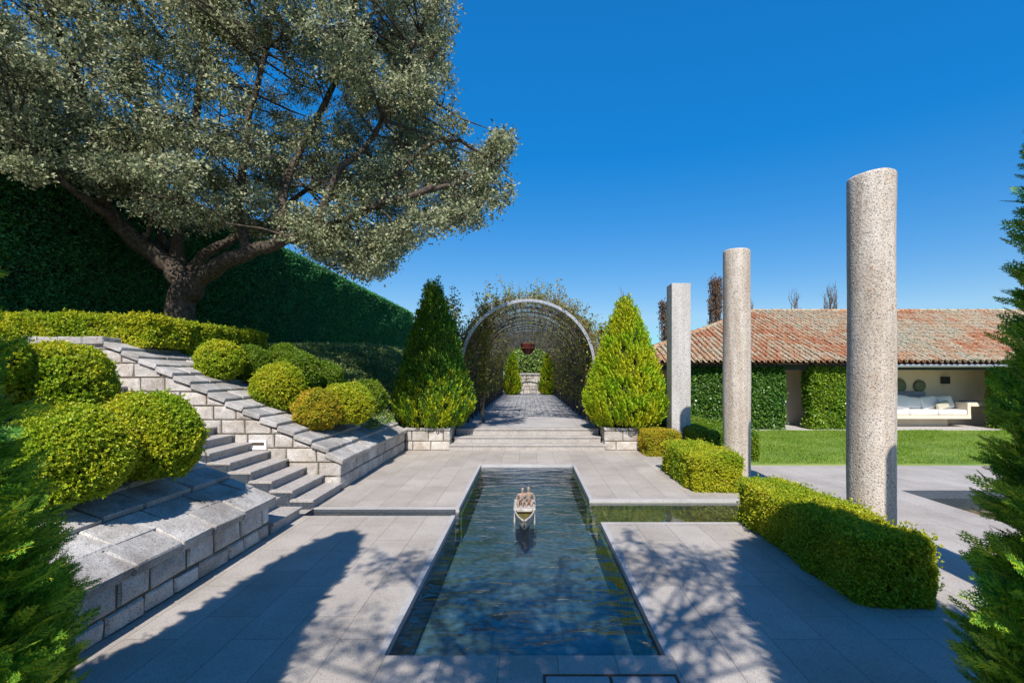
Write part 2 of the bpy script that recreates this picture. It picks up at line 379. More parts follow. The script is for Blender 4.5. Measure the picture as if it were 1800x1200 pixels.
M['grass'] = leafmat('grass_blade', [(0.109,0.217,0.018), (0.202,0.327,0.031), (0.265,0.358,0.047)], .3, .6, .8, (.85,.9,.85), .2)
M['stem'] = plain('vine_stem', (.24,.17,.12), .9, c2=(.12,.085,.065), scale=30)

def tilemat():
    m, nt, N, L = newmat('clay_tile'); g = N.new('ShaderNodeNewGeometry')
    nz = N.new('ShaderNodeTexNoise'); nz.inputs['Scale'].default_value = .45; nz.inputs['Detail'].default_value = 3; L.new(g.outputs['Position'], nz.inputs['Vector'])
    ad = N.new('ShaderNodeMath'); ad.operation = 'MULTIPLY_ADD'; ad.inputs[1].default_value = .62; L.new(g.outputs['Random Per Island'], ad.inputs[0])
    s = N.new('ShaderNodeMath'); s.operation = 'MULTIPLY_ADD'; s.inputs[1].default_value = 1.9; s.inputs[2].default_value = -.75; L.new(nz.outputs['Fac'], s.inputs[0]); L.new(s.outputs[0], ad.inputs[2])
    r = ramp(N, [(.05, (.42,.16,.075)), (.25, (.46,.24,.13)), (.45, (.45,.30,.19)), (.66, (.47,.38,.26)), (1, (.38,.35,.26))]); L.new(ad.outputs[0], r.inputs[0])
    n2 = N.new('ShaderNodeTexNoise'); n2.inputs['Scale'].default_value = 18; n2.inputs['Detail'].default_value = 6; L.new(g.outputs['Position'], n2.inputs['Vector'])
    r2 = ramp(N, [(.36, (.35,.33,.28)), (.58, (1,1,1))]); L.new(n2.outputs['Fac'], r2.inputs[0])
    mx = N.new('ShaderNodeMix'); mx.data_type = 'RGBA'; mx.blend_type = 'MULTIPLY'; mx.inputs[0].default_value = .85
    L.new(r.outputs[0], mx.inputs[6]); L.new(r2.outputs[0], mx.inputs[7])
    p = N.new('ShaderNodeBsdfPrincipled'); p.inputs['Roughness'].default_value = .9; L.new(mx.outputs[2], p.inputs['Base Color'])
    o = N.new('ShaderNodeOutputMaterial'); L.new(p.outputs[0], o.inputs[0]); return m
M['tile'] = tilemat()

# ------------------------------------------------------------------ camera, sun, sky
cam = bpy.data.cameras.new('camera'); co = bpy.data.objects.new('camera', cam); C.objects.link(co)
co.location = (0, 0, EYE); co.rotation_euler = (rad(90), 0, 0)
cam.lens = 18; cam.sensor_width = 36; cam.shift_x = -28/1800; cam.shift_y = 56/1800; cam.clip_end = 2000; cam.clip_start = .05
scene.camera = co
SUN_EL, SUN_AZ = 47, 182      # azimuth clockwise from the view direction
w = bpy.data.worlds.new('World'); scene.world = w; w.use_nodes = True
wn = w.node_tree.nodes; wl = w.node_tree.links; wn.clear()
sky = wn.new('ShaderNodeTexSky'); sky.sky_type = 'NISHITA'; sky.sun_disc = False
sky.sun_elevation = rad(SUN_EL); sky.sun_rotation = rad(SUN_AZ); sky.altitude = 900; sky.air_density = 1.0; sky.dust_density = .15; sky.ozone_density = 3.0
sp = wn.new('ShaderNodeSeparateColor'); sp.mode = 'HSV'; cb = wn.new('ShaderNodeCombineColor'); cb.mode = 'HSV'
mr = wn.new('ShaderNodeMapRange'); mr.inputs[1].default_value = .50; mr.inputs[2].default_value = .69; mr.inputs[3].default_value = .62; mr.inputs[4].default_value = .985
pw = wn.new('ShaderNodeMath'); pw.operation = 'POWER'; pw.inputs[1].default_value = .42
mu = wn.new('ShaderNodeMath'); mu.operation = 'MULTIPLY'; mu.inputs[1].default_value = 1.68
bg = wn.new('ShaderNodeBackground'); bg.inputs['Strength'].default_value = .15
ow = wn.new('ShaderNodeOutputWorld'); wl.new(sky.outputs[0], sp.inputs[0]); wl.new(sp.outputs[0], cb.inputs[0]); wl.new(sp.outputs[1], mr.inputs[0]); wl.new(mr.outputs[0], cb.inputs[1])
wl.new(sp.outputs[2], pw.inputs[0]); wl.new(pw.outputs[0], mu.inputs[0]); wl.new(mu.outputs[0], cb.inputs[2]); wl.new(cb.outputs[0], bg.inputs[0]); wl.new(bg.outputs[0], ow.inputs[0])
sl = bpy.data.lights.new('sun', 'SUN'); so = bpy.data.objects.new('sun', sl); C.objects.link(so)
sl.energy = 4.3; sl.angle = rad(.53); sl.color = (1, .925, .83)
sd = Vector((math.sin(rad(SUN_AZ))*math.cos(rad(SUN_EL)), math.cos(rad(SUN_AZ))*math.cos(rad(SUN_EL)), math.sin(rad(SUN_EL))))
so.rotation_euler = sd.to_track_quat('Z', 'Y').to_euler(); so.location = sd*40
scene.view_settings.view_transform = 'Standard'; scene.view_settings.look = 'None'; scene.view_settings.exposure = .62
scene.cycles.max_bounces = 8; scene.cycles.transparent_max_bounces = 12

# ------------------------------------------------------------------ ground, paving, pools
PX0, PX1, PY1 = -.866, .828, 9.53
HOLES = [(PX0, PX1, 3.09, PY1), (-2.7, PX0, 6.12, 6.45), (PX1, 3.2, 5.84, 6.89), (5.42, 9.4, 3.6, 7.45)]
def sheet(name, x0, x1, y0, y1, z, mat, holes=HOLES):
    xs = sorted({x0, x1} | {h[i] for h in holes for i in (0,1) if x0 < h[i] < x1})
    ys = sorted({y0, y1} | {h[i] for h in holes for i in (2,3) if y0 < h[i] < y1})
    mb = MB()
    for a, b in zip(xs, xs[1:]):
        for c, d in zip(ys, ys[1:]):
            mx, my = (a+b)/2, (c+d)/2
            if any(h[0] < mx < h[1] and h[2] < my < h[3] for h in holes): continue
            mb.add([(a,c,z),(b,c,z),(b,d,z),(a,d,z)], [(0,1,2,3)])
    return struct(mb.build(name, mat))
sheet('ground', -700, 700, -700, 900, -.03, M['ground'])
mb = MB()
def flat(mb, x0, x1, y0, y1, z, holes=HOLES):
    xs = sorted({x0, x1} | {h[i] for h in holes for i in (0,1) if x0 < h[i] < x1})
    ys = sorted({y0, y1} | {h[i] for h in holes for i in (2,3) if y0 < h[i] < y1})
    for a, b in zip(xs, xs[1:]):
        for c, d in zip(ys, ys[1:]):
            mx, my = (a+b)/2, (c+d)/2
            if any(h[0] < mx < h[1] and h[2] < my < h[3] for h in holes): continue
            mb.add([(a,c,z),(b,c,z),(b,d,z),(a,d,z)], [(0,1,2,3)])
flat(mb, -3.2, 30, -8, 9.5, 0); flat(mb, -2.75, 3.25, 9.5, 11.4, 0)
struct(mb.build('paving', M['paving']))
# basins: walls just under the paving edge, floor, water
def basin(name, x0, x1, y0, y1, depth, mfloor, mwall, skip=(), top=-.051):
    mb = MB(); mb.add([(x0-.05,y0-.05,-depth),(x1+.05,y0-.05,-depth),(x1+.05,y1+.05,-depth),(x0-.05,y1+.05,-depth)], [(0,1,2,3)])
    struct(mb.build(name+'_floor', mfloor))
    mb = MB(); t = .04
    def seg(side, a, b):
        if side == 'w': mb.box(x0-t, x0, a, b, -depth, top)
        if side == 'e': mb.box(x1, x1+t, a, b, -depth, top)
        if side == 's': mb.box(a, b, y0-t, y0, -depth, top)
        if side == 'n': mb.box(a, b, y1, y1+t, -depth, top)
    for side in 'wesn':
        lo, hi = (y0, y1) if side in 'we' else (x0, x1)
        cuts = [c for c in skip if c[0] == side]
        if not cuts: seg(side, lo, hi)
        else:
            for _, a, b in cuts:
                if a > lo: seg(side, lo, a)
                if b < hi: seg(side, b, hi)
    struct(mb.build(name+'_edge', mwall))
basin('pool', PX0, PX1, 3.09, PY1, .42, M['basin'], M['dark_stone'], [('w', 6.12, 6.45), ('e', 5.84, 6.89)])
basin('rill', -2.7, PX0-.045, 6.12, 6.45, .14, M['dark_stone'], M['dark_stone'], [('e', 0, 99)], top=-.013)
basin('channel', PX1+.045, 3.2, 5.84, 6.89, .13, M['channel'], M['dark_stone'], [('w', 0, 99)])
basin('side_pool', 5.42, 9.4, 3.6, 7.45, .3, M['channel'], M['dark_stone'], top=-.002)
mb = MB()   # algae-grown ledge inside the pool wall
mb.box(PX1-.035, PX1-.001, 3.1, 5.8, -.42, -.075); mb.box(PX1-.035, PX1-.001, 6.9, 9.5, -.42, -.085); mb.box(PX0+.001, PX0+.03, 6.5, 9.5, -.42, -.09)
struct(mb.build('pool_ledge', M['algae']))
# granite kerbs as a light band round the pool
mb = MB()
kb = .05
def kerb(x0, x1, y0, y1): mb.box(x0, x1, y0, y1, -.052, .006)
kerb(PX0-kb, PX1+kb, PY1, PY1+kb+.015); kerb(PX0-kb, PX0, 6.45, PY1); kerb(PX0-kb, PX0, 3.09, 6.12)
kerb(PX1, PX1+kb, 6.89, PY1); kerb(PX1, PX1+kb, 3.09, 5.84)
mb.box(-2.7, PX0-kb, 6.45, 6.50, -.012, .006); kerb(PX1+kb, 3.2, 6.89, 6.94);  kerb(PX1+kb, 3.2, 5.80, 5.84)
struct(mb.build('pool_kerb', M['kerb']))
# water surfaces: gently waved grids
def water(name, x0, x1, y0, y1, z, mat, amp, nx, ny):
    X, Y = np.meshgrid(np.linspace(x0, x1, nx), np.linspace(y0, y1, ny)); P = np.stack([X.ravel(), Y.ravel(), 0*X.ravel()], 1)
    Z = z + amp*lump(P, 5.5, 5)
    V = np.stack([P[:,0], P[:,1], Z], 1); i = np.arange(nx*ny).reshape(ny, nx)
    Fq = np.stack([i[:-1,:-1], i[:-1,1:], i[1:,1:], i[1:,:-1]], -1).reshape(-1, 4)
    o = np_mesh(name, V, Fq, mat); o.data.polygons.foreach_set('use_smooth', [True]*len(o.data.polygons)); return struct(o)
water('pool_water', PX0, PX1, 3.09, PY1, -.042, M['water'], .005, 90, 300)
water('rill_water', -2.7, PX0, 6.12, 6.45, -.045, M['water3'], .004, 120, 24)
water('channel_water', PX1, 3.2, 5.84, 6.89, -.036, M['water2'], .0004, 40, 20)
water('side_pool_water', 5.42, 9.4, 3.6, 7.45, -.12, M['water2'], .001, 60, 60)

# lawn and grass
mb = MB(); mb.add([(3.3,9.5,.02),(45,9.5,.02),(45,15.1,.02),(3.3,15.1,.02)], [(0,1,2,3)]); mb.box(3.3, 45, 9.47, 9.5, -.02, .022)
struct(mb.build('lawn', M['lawn']))
n = 90000
P = np.stack([rng.uniform(4.3, 16, n), 9.5+rng.random(n)*5.55, np.full(n, .02)], 1)
o = scatter('grass', P, np.stack([rng.normal(0,.5,n), rng.normal(0,.5,n), np.ones(n)], 1), rng.uniform(.02,.05,n)*(1+.5*lump(P, 1.2, 3)), t_leaf(.14,.05), M['grass']); struct(o, 'stuff')

# ------------------------------------------------------------------ stone walls
def clip(poly, a, b, c):     # keep a*u + b*v <= c
    out = []
    for i in range(len(poly)):
        p, q = poly[i], poly[(i+1) % len(poly)]
        fp, fq = a*p[0]+b*p[1]-c, a*q[0]+b*q[1]-c
        if fp <= 0: out.append(p)
        if fp*fq < 0:
            t = fp/(fp-fq); out.append((p[0]+t*(q[0]-p[0]), p[1]+t*(q[1]-p[1])))
    return out
def course_wall(mb, O, U, V, N, length, courses, wmin, wmax, halfs=(), gap=.008, depth=.08, jit=.004):
    v = 0
    for h in courses:
        u = -random.uniform(0, wmin*.8)
        while u < length:
            wd = random.uniform(wmin, wmax); a, b = max(u, 0), min(u+wd, length)
            if b-a > .04:
                poly = [(a+gap, v+gap), (b-gap, v+gap), (b-gap, v+h-gap), (a+gap, v+h-gap)]
                for (ha, hb, hc) in halfs:
                    if poly: poly = clip(poly, ha, hb, hc)
                if len(poly) > 2 and max(p[0] for p in poly)-min(p[0] for p in poly) > .03 and max(p[1] for p in poly)-min(p[1] for p in poly) > .03:
                    mb.prism(poly, O, U, V, N, depth, .012, jit)
            u += wd
        v += h
SL = .49; TH = math.atan(SL)
def slab_rows(mb, x0, z0, y0, y1, rows, run=.25, inner=None, first=.1, thick=.07):
    """shingled rows of slabs; row r lies at x0 - r*run, rows run along Y"""
    up = Vector((-math.cos(TH-.13), 0, math.sin(TH-.13))); nrm = Vector((math.sin(TH-.13), 0, math.cos(TH-.13))); Yv = Vector((0,1,0))
    for r in range(rows):
        ya, yb = (y0, y1) if inner is None else inner(r)
        y = ya
        while y < yb-.02:
            L = random.uniform(.38, .66); e = min(y+L, yb)
            if yb-e < .15: e = yb
            wrun = run/math.cos(TH)-.012
            c = Vector((x0-(r+.5)*run, (y+e)/2, z0+(r+.5)*run*SL-thick*.5+.01+random.uniform(-.006,.006)))
            mb.cbox(c, up, Yv, nrm, wrun/2, (e-y)/2-.010, thick/2, .009, .006)
            y = e

# --- lower left wall (near the camera) with its bank
r1 = empty('retaining_wall', (-2.7, 3.5, 0), 'pale granite block wall at left front, shaded, below two big round box bushes', 'wall', 'granite retaining walls')
mb = MB(); course_wall(mb, Vector((-2.7, .6, 0)), Vector((0,1,0)), Vector((0,0,1)), Vector((1,0,0)), 4.75, (.14, .25), .22, .46, gap=.011, jit=.008)
course_wall(mb, Vector((-2.72, 5.35, 0)), Vector((-1,0,0)), Vector((0,0,1)), Vector((0,1,0)), 5.3, [.2]*10, .3, .5, [(-.47, 1, .37)])
pbuild(mb, 'stone_blocks', M['block'], r1)
mb = MB(); mb.box(-2.98, -2.716, .6, 5.33, 0, .385); mb.add([(-2.74,5.33,0),(-2.74,5.33,.36),(-8,5.33,.36+5.26*.47),(-8,5.33,0)], [(0,1,2,3)])
pbuild(mb, 'mortar', M['mortar'], r1)
mb = MB()
Yv = Vector((0,1,0)); up = Vector((-math.cos(TH-.04), 0, math.sin(TH-.04))); nr = Vector((math.sin(TH-.04), 0, math.cos(TH-.04)))
y = .6
while y < 5.3:
    L = random.uniform(.34, .6); e = min(y+L, 5.39)
    if 5.39-e < .2: e = 5.39  # last stone
    mb.cbox(Vector((-2.79, (y+e)/2, .425)), up, Yv, nr, .15, (e-y)/2-.009, .045, .01, .008); y = e
slab_rows(mb, -2.88, .40+.18*SL, .6, 5.39, 17, .25, inner=lambda r: (.6, 5.39) if r < 4 else (4.75, 5.39))
pbuild(mb, 'coping', M['slab'], r1)

# --- far left wall along the stairs, with return beside the pool terrace
FY = 7.43
r2 = empty('retaining_wall', (-2.72, FY, 0), 'long sloping granite block wall rising left beside the stairs, sunlit', 'wall', 'granite retaining walls')
mb = MB()
course_wall(mb, Vector((-2.72, FY, 0)), Vector((-1,0,0)), Vector((0,0,1)), Vector((0,-1,0)), 6.2, [.205]*11, .26, .46, [(-SL, 1, .42), (0, 1, 2.16)], jit=.005)
course_wall(mb, Vector((-2.72, FY, 0)), Vector((0,1,0)), Vector((0,0,1)), Vector((1,0,0)), 3.88, (.2, .22), .26, .5, jit=.005)
pbuild(mb, 'stone_blocks', M['block'], r2)
mb = MB(); T = .012
mb.add([(-2.735,FY+T,0),(-2.735,FY+T,.41),(-6.3,FY+T,2.14),(-8.92,FY+T,2.14),(-8.92,FY+T,0)], [(0,1,2,3,4)])
mb.add([(-2.735,FY+T,0),(-2.735,11.3,0),(-2.735,11.3,.42),(-2.735,FY+T,.42)], [(0,1,2,3)])
pbuild(mb, 'mortar', M['mortar'], r2)
mb = MB()
y = FY-.04
while y < 11.25:
    L = random.uniform(.4, .7); e = min(y+L, 11.33)
    if 11.33-e < .2: e = 11.33
    mb.cbox(Vector((-2.80, (y+e)/2, .475)), up, Yv, nr, .14, (e-y)/2-.009, .045, .01, .007); y = e
def inn(r):
    if r < 3: return (FY-.05, 11.33)
    if r < 5: return (FY-.05, 8.5)
    return (FY-.05, 9.6)
slab_rows(mb, -2.88, .5+.16*SL, 0, 0, 13, .25, inner=inn)
x = -6.12
while x > -8.8:
    L = random.uniform(.3, .42); a = max(x-L, -8.92)
    mb.cbox(Vector(((x+a)/2, FY+.12, 2.175)), Vector((1,0,0)), Yv, Vector((0,0,1)), (x-a)/2-.006, .17, .055, .014, .006); x = a
pbuild(mb, 'coping', M['slab'], r2)

# step light in the wall
wl_ = empty('step_light', (-3.9, FY-.02, .66), 'white rectangular step light set into the sloping granite wall above the stairs', 'light')
mb = MB()
mb.box(-4.03, -3.78, FY-.035, FY+.02, .70, .735); mb.box(-4.03, -3.78, FY-.035, FY+.02, .595, .63); mb.box(-4.03, -4.0, FY-.035, FY+.02, .63, .70); mb.box(-3.81, -3.78, FY-.035, FY+.02, .63, .70); mb.box(-4.0, -3.81, FY-.016, FY+.02, .63, .655)
pbuild(mb, 'frame', M['white'], wl_)
mb = MB(); mb.box(-4.0, -3.81, FY-.013, FY+.01, .655, .70); pbuild(mb, 'slot', M['mortar'], wl_)

# --- stairs along the wall: two flights with a water cascade between them
def flight(name, y0, y1, label, n=18):
    r = empty(name, (-2.7, (y0+y1)/2, 0), label, 'stairs', 'granite garden stairs')
    t = MB(); s_ = MB()
    for k in range(n):
        x = -2.70-.26*k; z = .1165*(k+1)
        s_.box(-7.6 if n > 5 else -3.25, x-.016-.001*k, y0+.012, y1-.012, z-.1165-.0005*k, z-.032)
        t.cbox(Vector((x-.15, (y0+y1)/2, z-.016)), Vector((1,0,0)), Yv, Vector((0,0,1)), .165, (y1-y0)/2, .0165, .005, .001)
    pbuild(t, 'treads', M['step'], r); pbuild(s_, 'risers', M['step'], r)
    return r
fl = flight('stairs', 6.4, FY-.005, 'wide flight of granite steps climbing left along the sunlit sloping wall')
mb = MB()
for k in range(18):
    x = -2.70-.26*k; z = .1165*(k+1); mb.box(x-.26-.0165 if k < 17 else -7.6, x-.017, 6.396, 6.411, z-.55 if k > 3 else -.1, z-.034)
pbuild(mb, 'stringer', M['dark_stone'], fl)
flight('stairs', 5.41, 6.1, 'two low granite steps between the shaded front wall end and the rill', 2)
cz = MB(); cw = MB()
for k in range(18):
    x = -2.70-.26*k; z = .1165*(k+1)-.27
    ya = 6.104 if k < 2 else 5.42; cz.box(-7.6, x, ya, 6.395, z-.3, max(z, -.1)); cw.box(x-.26, x-.0, ya+.002, 6.394, max(z, -.1)+.002, max(z, -.1)+.02)
struct(cz.build('cascade_channel', M['dark_stone'])); struct(cw.build('cascade_water', M['water3']))

# --- planted banks (terrain)
def sm(a, b, v): t = np.clip((v-a)/(b-a), 0, 1); return t*t*(3-2*t)
def H(x, y):
    p = np.clip(.40+SL*(-2.72-x), .38, 2.13)
    q = sm(0, 2.4, -2.8-x)
    return p + sm(10.6, 18, y)*(2.5-p)*q + sm(20, 45, y)*.7*q
def terrain(name, x0, x1, y0, y1, st, mat):
    xs = np.arange(x0, x1+1e-6, st); ys = np.arange(y0, y1+1e-6, st*1.5); xs[-1] = x1; ys[-1] = y1
    X, Y = np.meshgrid(xs, ys); P = np.stack([X.ravel(), Y.ravel(), H(X, Y).ravel()], 1)
    P[:,2] += .02*lump(P, 3, 9)-.02
    i = np.arange(len(P)).reshape(len(ys), len(xs)); Fq = np.stack([i[:-1,:-1], i[:-1,1:], i[1:,1:], i[1:,:-1]], -1).reshape(-1, 4)
    return struct(np_mesh(name, P, Fq, mat))
terrain('planting_bank', -16, -2.86, 0, 5.33, .25, M['soil'])
terrain('planting_bank', -16, -2.86, FY+.1, 60, .25, M['soil'])
mb = MB(); mb.box(-16, -7.6, 5.30, FY+.12, 0, 2.1); struct(mb.build('upper_landing', M['paving']))
mb = MB(); mb.box(-2.9, -1.72, 12.2, 60, 0, .39); mb.box(1.7, 3.2, 12.2, 40, 0, .39); struct(mb.build('planting_bed', M['soil']))

# ------------------------------------------------------------------ walkway, steps, planters
mb = MB(); mb.box(-1.72, 1.70, 12.42, 33, 0, .395); struct(mb.build('walkway', M['paving_walk']))
mb = MB(); y = 12.42
while y < 32.8:
    for x0, x1 in ((-1.70, -1.25), (1.22, 1.68)):
        mb.box(x0, x1, y+.004, y+.5, .39, .401)
    y += .504
mb.box(-1.245, 1.215, 12.424, 32.8, .385, .399)
struct(mb.build('walkway_border', M['kerb']))
es = empty('entry_steps', (0, 11.7, 0), 'three broad granite steps leading up to the arched tunnel walkway', 'steps')
mb = MB(); tr = MB()
for k, (y0, z, zb) in enumerate(((11.33, .122, 0), (11.68, .255, .122), (12.03, .40, .255))):
    xx = (-1.80, 1.76) if k == 0 else (-1.70, 1.67)
    mb.box(xx[0]+.01, xx[1]-.01, y0+.02, 12.4, zb-.002 if k else 0, z-.036)
    tr.cbox(Vector(((xx[0]+xx[1])/2, y0+.19, z-.0175)), Vector((1,0,0)), Yv, Vector((0,0,1)), (xx[1]-xx[0])/2, .19, .0185, .006, .001)
pbuild(mb, 'risers', M['step'], es); pbuild(tr, 'treads', M['step'], es)
def planter(x0, x1, label):
    y0, y1 = 11.33, 12.35
    r = empty('stone_planter', ((x0+x1)/2, (y0+y1)/2, 0), label, 'planter', 'stone block planters beside the steps')
    mb = MB(); U = Vector((1,0,0)); Z = Vector((0,0,1))
    course_wall(mb, Vector((x0, y0, 0)), U, Z, Vector((0,-1,0)), x1-x0, (.2, .235), .3, .5)
    course_wall(mb, Vector((x1, y0, 0)), Yv, Z, Vector((1,0,0)), y1-y0, (.2, .235), .3, .5)
    course_wall(mb, Vector((x0, y0, 0)), Yv, Z, Vector((-1,0,0)), y1-y0, (.2, .235), .3, .5)
    pbuild(mb, 'stone_blocks', M['block'], r)
    mb = MB(); mb.box(x0+.014, x1-.014, y0+.014, y1, 0, .43); pbuild(mb, 'mortar', M['mortar'], r)
    mb = MB(); c = (x0+x1)/2; n = 3
    for i in range(n):
        a = x0-.015+(x1-x0+.03)*i/n; b = x0-.015+(x1-x0+.03)*(i+1)/n
        mb.cbox(Vector(((a+b)/2, y0+.1, .468)), U, Yv, Z, (b-a)/2-.003, .12, .03, .008, .002)
    mb.cbox(Vector((x1-.09, (y0+y1)/2+.12, .468)), Yv, U, Z, .39, .1, .03, .008, .002)
    mb.cbox(Vector((x0+.09, (y0+y1)/2+.12, .468)), Yv, U, Z, .39, .1, .03, .008, .002)
    pbuild(mb, 'coping', M['slab'], r)
planter(-2.72, -1.73, 'granite block planter left of the steps under the darker cone conifer')
planter(1.70, 2.46, 'granite block planter right of the steps under the golden cone conifer')

# ------------------------------------------------------------------ arched tunnel
AR, AZ = 1.60, 1.86     # radius, springing height
ty0, ty1 = 12.55, 32.0
tun = empty('arched_pergola', (0, 12.55, .4), 'long tunnel of grey metal hoops and mesh overgrown by climbers', 'pergola')
def archpts(y, r, n=28):
    pts = [Vector((-r, y, .4)), Vector((-r, y, 1.1))]
    for i in range(n+1):
        a = PI - PI*i/n; pts.append(Vector((r*math.cos(a), y, AZ+r*math.sin(a))))
    return pts+[Vector((r, y, 1.1)), Vector((r, y, .4))]
def hoop_mb(y, wd, th, r):
    mb = MB(); P = archpts(y, r, 40); o = 0
    cs = []
    for i, p in enumerate(P):
        rd = Vector((p.x, 0, p.z-AZ)) if p.z > AZ else Vector((p.x, 0, 0)); rd.normalize()
        cs.append([p-rd*wd/2, p+rd*wd/2, p+rd*wd/2+Vector((0,th,0)), p-rd*wd/2+Vector((0,th,0))])
    for i, c in enumerate(cs):
        mb.v.extend([tuple(q) for q in c])
        if i:
            for k in range(4): a = (i-1)*4+k; b = (i-1)*4+(k+1) % 4; mb.f.append((a, b, b+4, a+4))
    return mb, P
mbh, P = hoop_mb(ty0, .07, .05, AR+.03)
ho = pbuild(mbh, 'front_hoop', M['zinc'], tun, False)
mb = MB()
for i in range(4, len(P)-4):
    p = P[i]; mb.lathe([(.008,0),(.008,.006)], (p.x, p.z, 0), 6)
mb.v = [(a, ty0-.006+c, b) for a, b, c in mb.v]
ho.data.materials.append(M['black'])
bmv = len(ho.data.vertices); hv = [tuple(v.co) for v in ho.data.vertices]; hf = [tuple(p.vertices) for p in ho.data.polygons]; L_ = tun.location
nf0 = len(hf); hv += [(a-L_.x, b-L_.y, c-L_.z) for a, b, c in mb.v]; hf += [tuple(i+bmv for i in f) for f in mb.f]
me_ = bpy.data.meshes.new('front_hoop'); me_.from_pydata(hv, [], hf); me_.materials.append(M['zinc']); me_.materials.append(M['black']); me_.polygons.foreach_set('material_index', [0]*nf0+[1]*(len(hf)-nf0)); ho.data = me_
k = 0; y = ty0+1.0
while y < ty1+.1:
    mbh, _ = hoop_mb(y, .05, .045, AR-.02); pbuild(mbh, 'hoop', M['steel'], tun); y += 1.08
mb = MB()
for i in range(0, 31):
    P = archpts(0, AR+.02, 26); p = P[i+1] if i+1 < len(P) else P[-1]
    mb.tube([(p.x, ty0, p.z), (p.x, ty1, p.z)], .006, 4)
for z in (.6, .85):
    for sx in (-1, 1): mb.tube([(sx*(AR+.02), ty0, z), (sx*(AR+.02), ty1, z)], .0085, 4)
y = ty0+.2
while y < ty1:
    mb.tube(archpts(y, AR+.02, 22), .0055, 4, cap=False); y += .22
pbuild(mb, 'wire_mesh', M['steel'], tun)

def vine(side, label):
    r = empty('climbing_vine', (side*1.75, 13.5, .4), label, 'climber', 'climbers over the tunnel')
    st = MB(); LP = []; LD = []
    def surf(th, y, off):
        rr = AR+.05+off
        if th < 0: return Vector((side*rr, y, AZ+th*AR))
        return Vector((side*rr*math.cos(th), y, AZ+rr*math.sin(th)))
    for i in range(430):
        y = ty0+.1+(random.random()**1.15)*(ty1-ty0); th = -.88; off = random.uniform(0, .08); pts = []
        dy = random.uniform(-.3, .3); top = random.uniform(.1, 1.15) if i % 4 else random.uniform(.8, 1.75); rr = random.uniform(.007, .022)
        while th < top:
            pts.append(surf(th, min(max(y, ty0+.04), ty1), off)); th += .16; dy = dy*.8+random.uniform(-.1, .1); y += dy*.5; off = abs(off+random.uniform(-.03, .03))
        if len(pts) > 2: st.tube(pts, [rr*(1-.7*j/len(pts)) for j in range(len(pts))], 4, False)
        for j in range(2, len(pts)):
            for q in range(3):
                if random.random() < .38:
                    d = Vector((random.gauss(0,1), random.gauss(0,1), random.gauss(0,1))).normalized(); L = random.uniform(.1, .4)
                    e = pts[j]+d*L*.6; st.tube([pts[j], pts[j]+d*L*.3+Vector((0,0,-.02)), e], [.004,.003,.002], 3, False)
                    for m in range(8): LP.append(pts[j]+d*L*random.random()+Vector((random.gauss(0,.05), random.gauss(0,.08), random.gauss(0,.05)))); LD.append((random.gauss(0,1), random.gauss(0,1), random.gauss(-.4,1)))
    # shoots reaching above the hoops
    for i in range(320):
        y = ty0+.1+random.random()**2.2*(ty1-ty0-1); th = random.uniform(.35, 1.57); p = surf(th, y, .02); n_ = Vector((side*math.cos(th)*.7, random.gauss(0,.25), math.sin(th)+.35)).normalized()
        L = random.uniform(.12, .48)*(1.7 if random.random() < .1 else 1); pts = [p]
        for j in range(5): n_ = (n_+Vector((random.gauss(0,.18), random.gauss(0,.18), random.gauss(0,.12)))).normalized(); pts.append(pts[-1]+n_*L/5)
        st.tube(pts, [.007,.006,.005,.004,.003,.002], 4, False)
        for m in range(int(45*L)+5):
            j = random.randint(0, 4); q = pts[j].lerp(pts[j+1], random.random()); LP.append(q+Vector((random.gauss(0,.04), random.gauss(0,.04), random.gauss(0,.04)))); LD.append((random.gauss(0,1), random.gauss(0,1), random.gauss(.2,1)))
    # leafy mat on the outside of the mesh
    n = 10000; y_ = ty0+rng.random(n)**1.3*(ty1-ty0); th_ = rng.uniform(-.85, 1.57, n); o_ = np.abs(rng.normal(.03, .09, n))
    rr = AR+.04+o_; P2 = np.stack([side*rr*np.where(th_ < 0, 1, np.cos(th_)), y_, AZ+np.where(th_ < 0, th_*AR, rr*np.sin(th_))], 1)
    keep = lump(P2, 1.8, 21 if side < 0 else 22) > -.12
    P2 = P2[keep]
    A = np.concatenate([np.array([tuple(p) for p in LP]), P2]); D = np.concatenate([np.array(LD), rng.normal(size=P2.shape)])
    pbuild(st, 'stems', M['stem'], r)
    scatter('leaves', A, D, rng.uniform(.035, .075, len(A)), t_leaf(.3, .1), M['vine'], r)
vine(-1, 'climber with brown stems covering the left half of the tunnel')
vine(1, 'climber with brown stems covering the right half of the tunnel')
# tall leafy shoots left of the hoops, outside the mesh
def shrub_shoots(x, y, top, wd, label, n=10):
    r = empty('climbing_shrub', (x, y, .4), label, 'shrub'); st = MB(); LP = []
    for i in range(n):
        a = random.uniform(0, 6.28); rr = random.random()*wd; t = top*random.uniform(.7, 1)
        pts = [Vector((x+.3*rr*math.cos(a), y+.3*rr*math.sin(a), .38))]
        for j in range(8): q = (j+1)/8; pts.append(Vector((x+rr*q*math.cos(a)+random.gauss(0,.03), y+rr*q*math.sin(a)+random.gauss(0,.03), .38+(t-.38)*q)))
        st.tube(pts, [.015*(1-.85*j/8) for j in range(9)], 4, False)
        for m in range(260):
            j = random.randint(2, 7); q = pts[j].lerp(pts[j+1], random.random()); LP.append(tuple(q+Vector((random.gauss(0,.07), random.gauss(0,.07), random.gauss(0,.05)))))
    pbuild(st, 'stems', M['stem'], r); A = np.array(LP)
    scatter('leaves', A, rng.normal(size=A.shape), rng.uniform(.05, .09, len(A)), t_leaf(.32, .1), M['vine'], r)
shrub_shoots(-1.98, 13.1, 3.95, .28, 'thin upright leafy shrub between the dark cone conifer and the hoops')
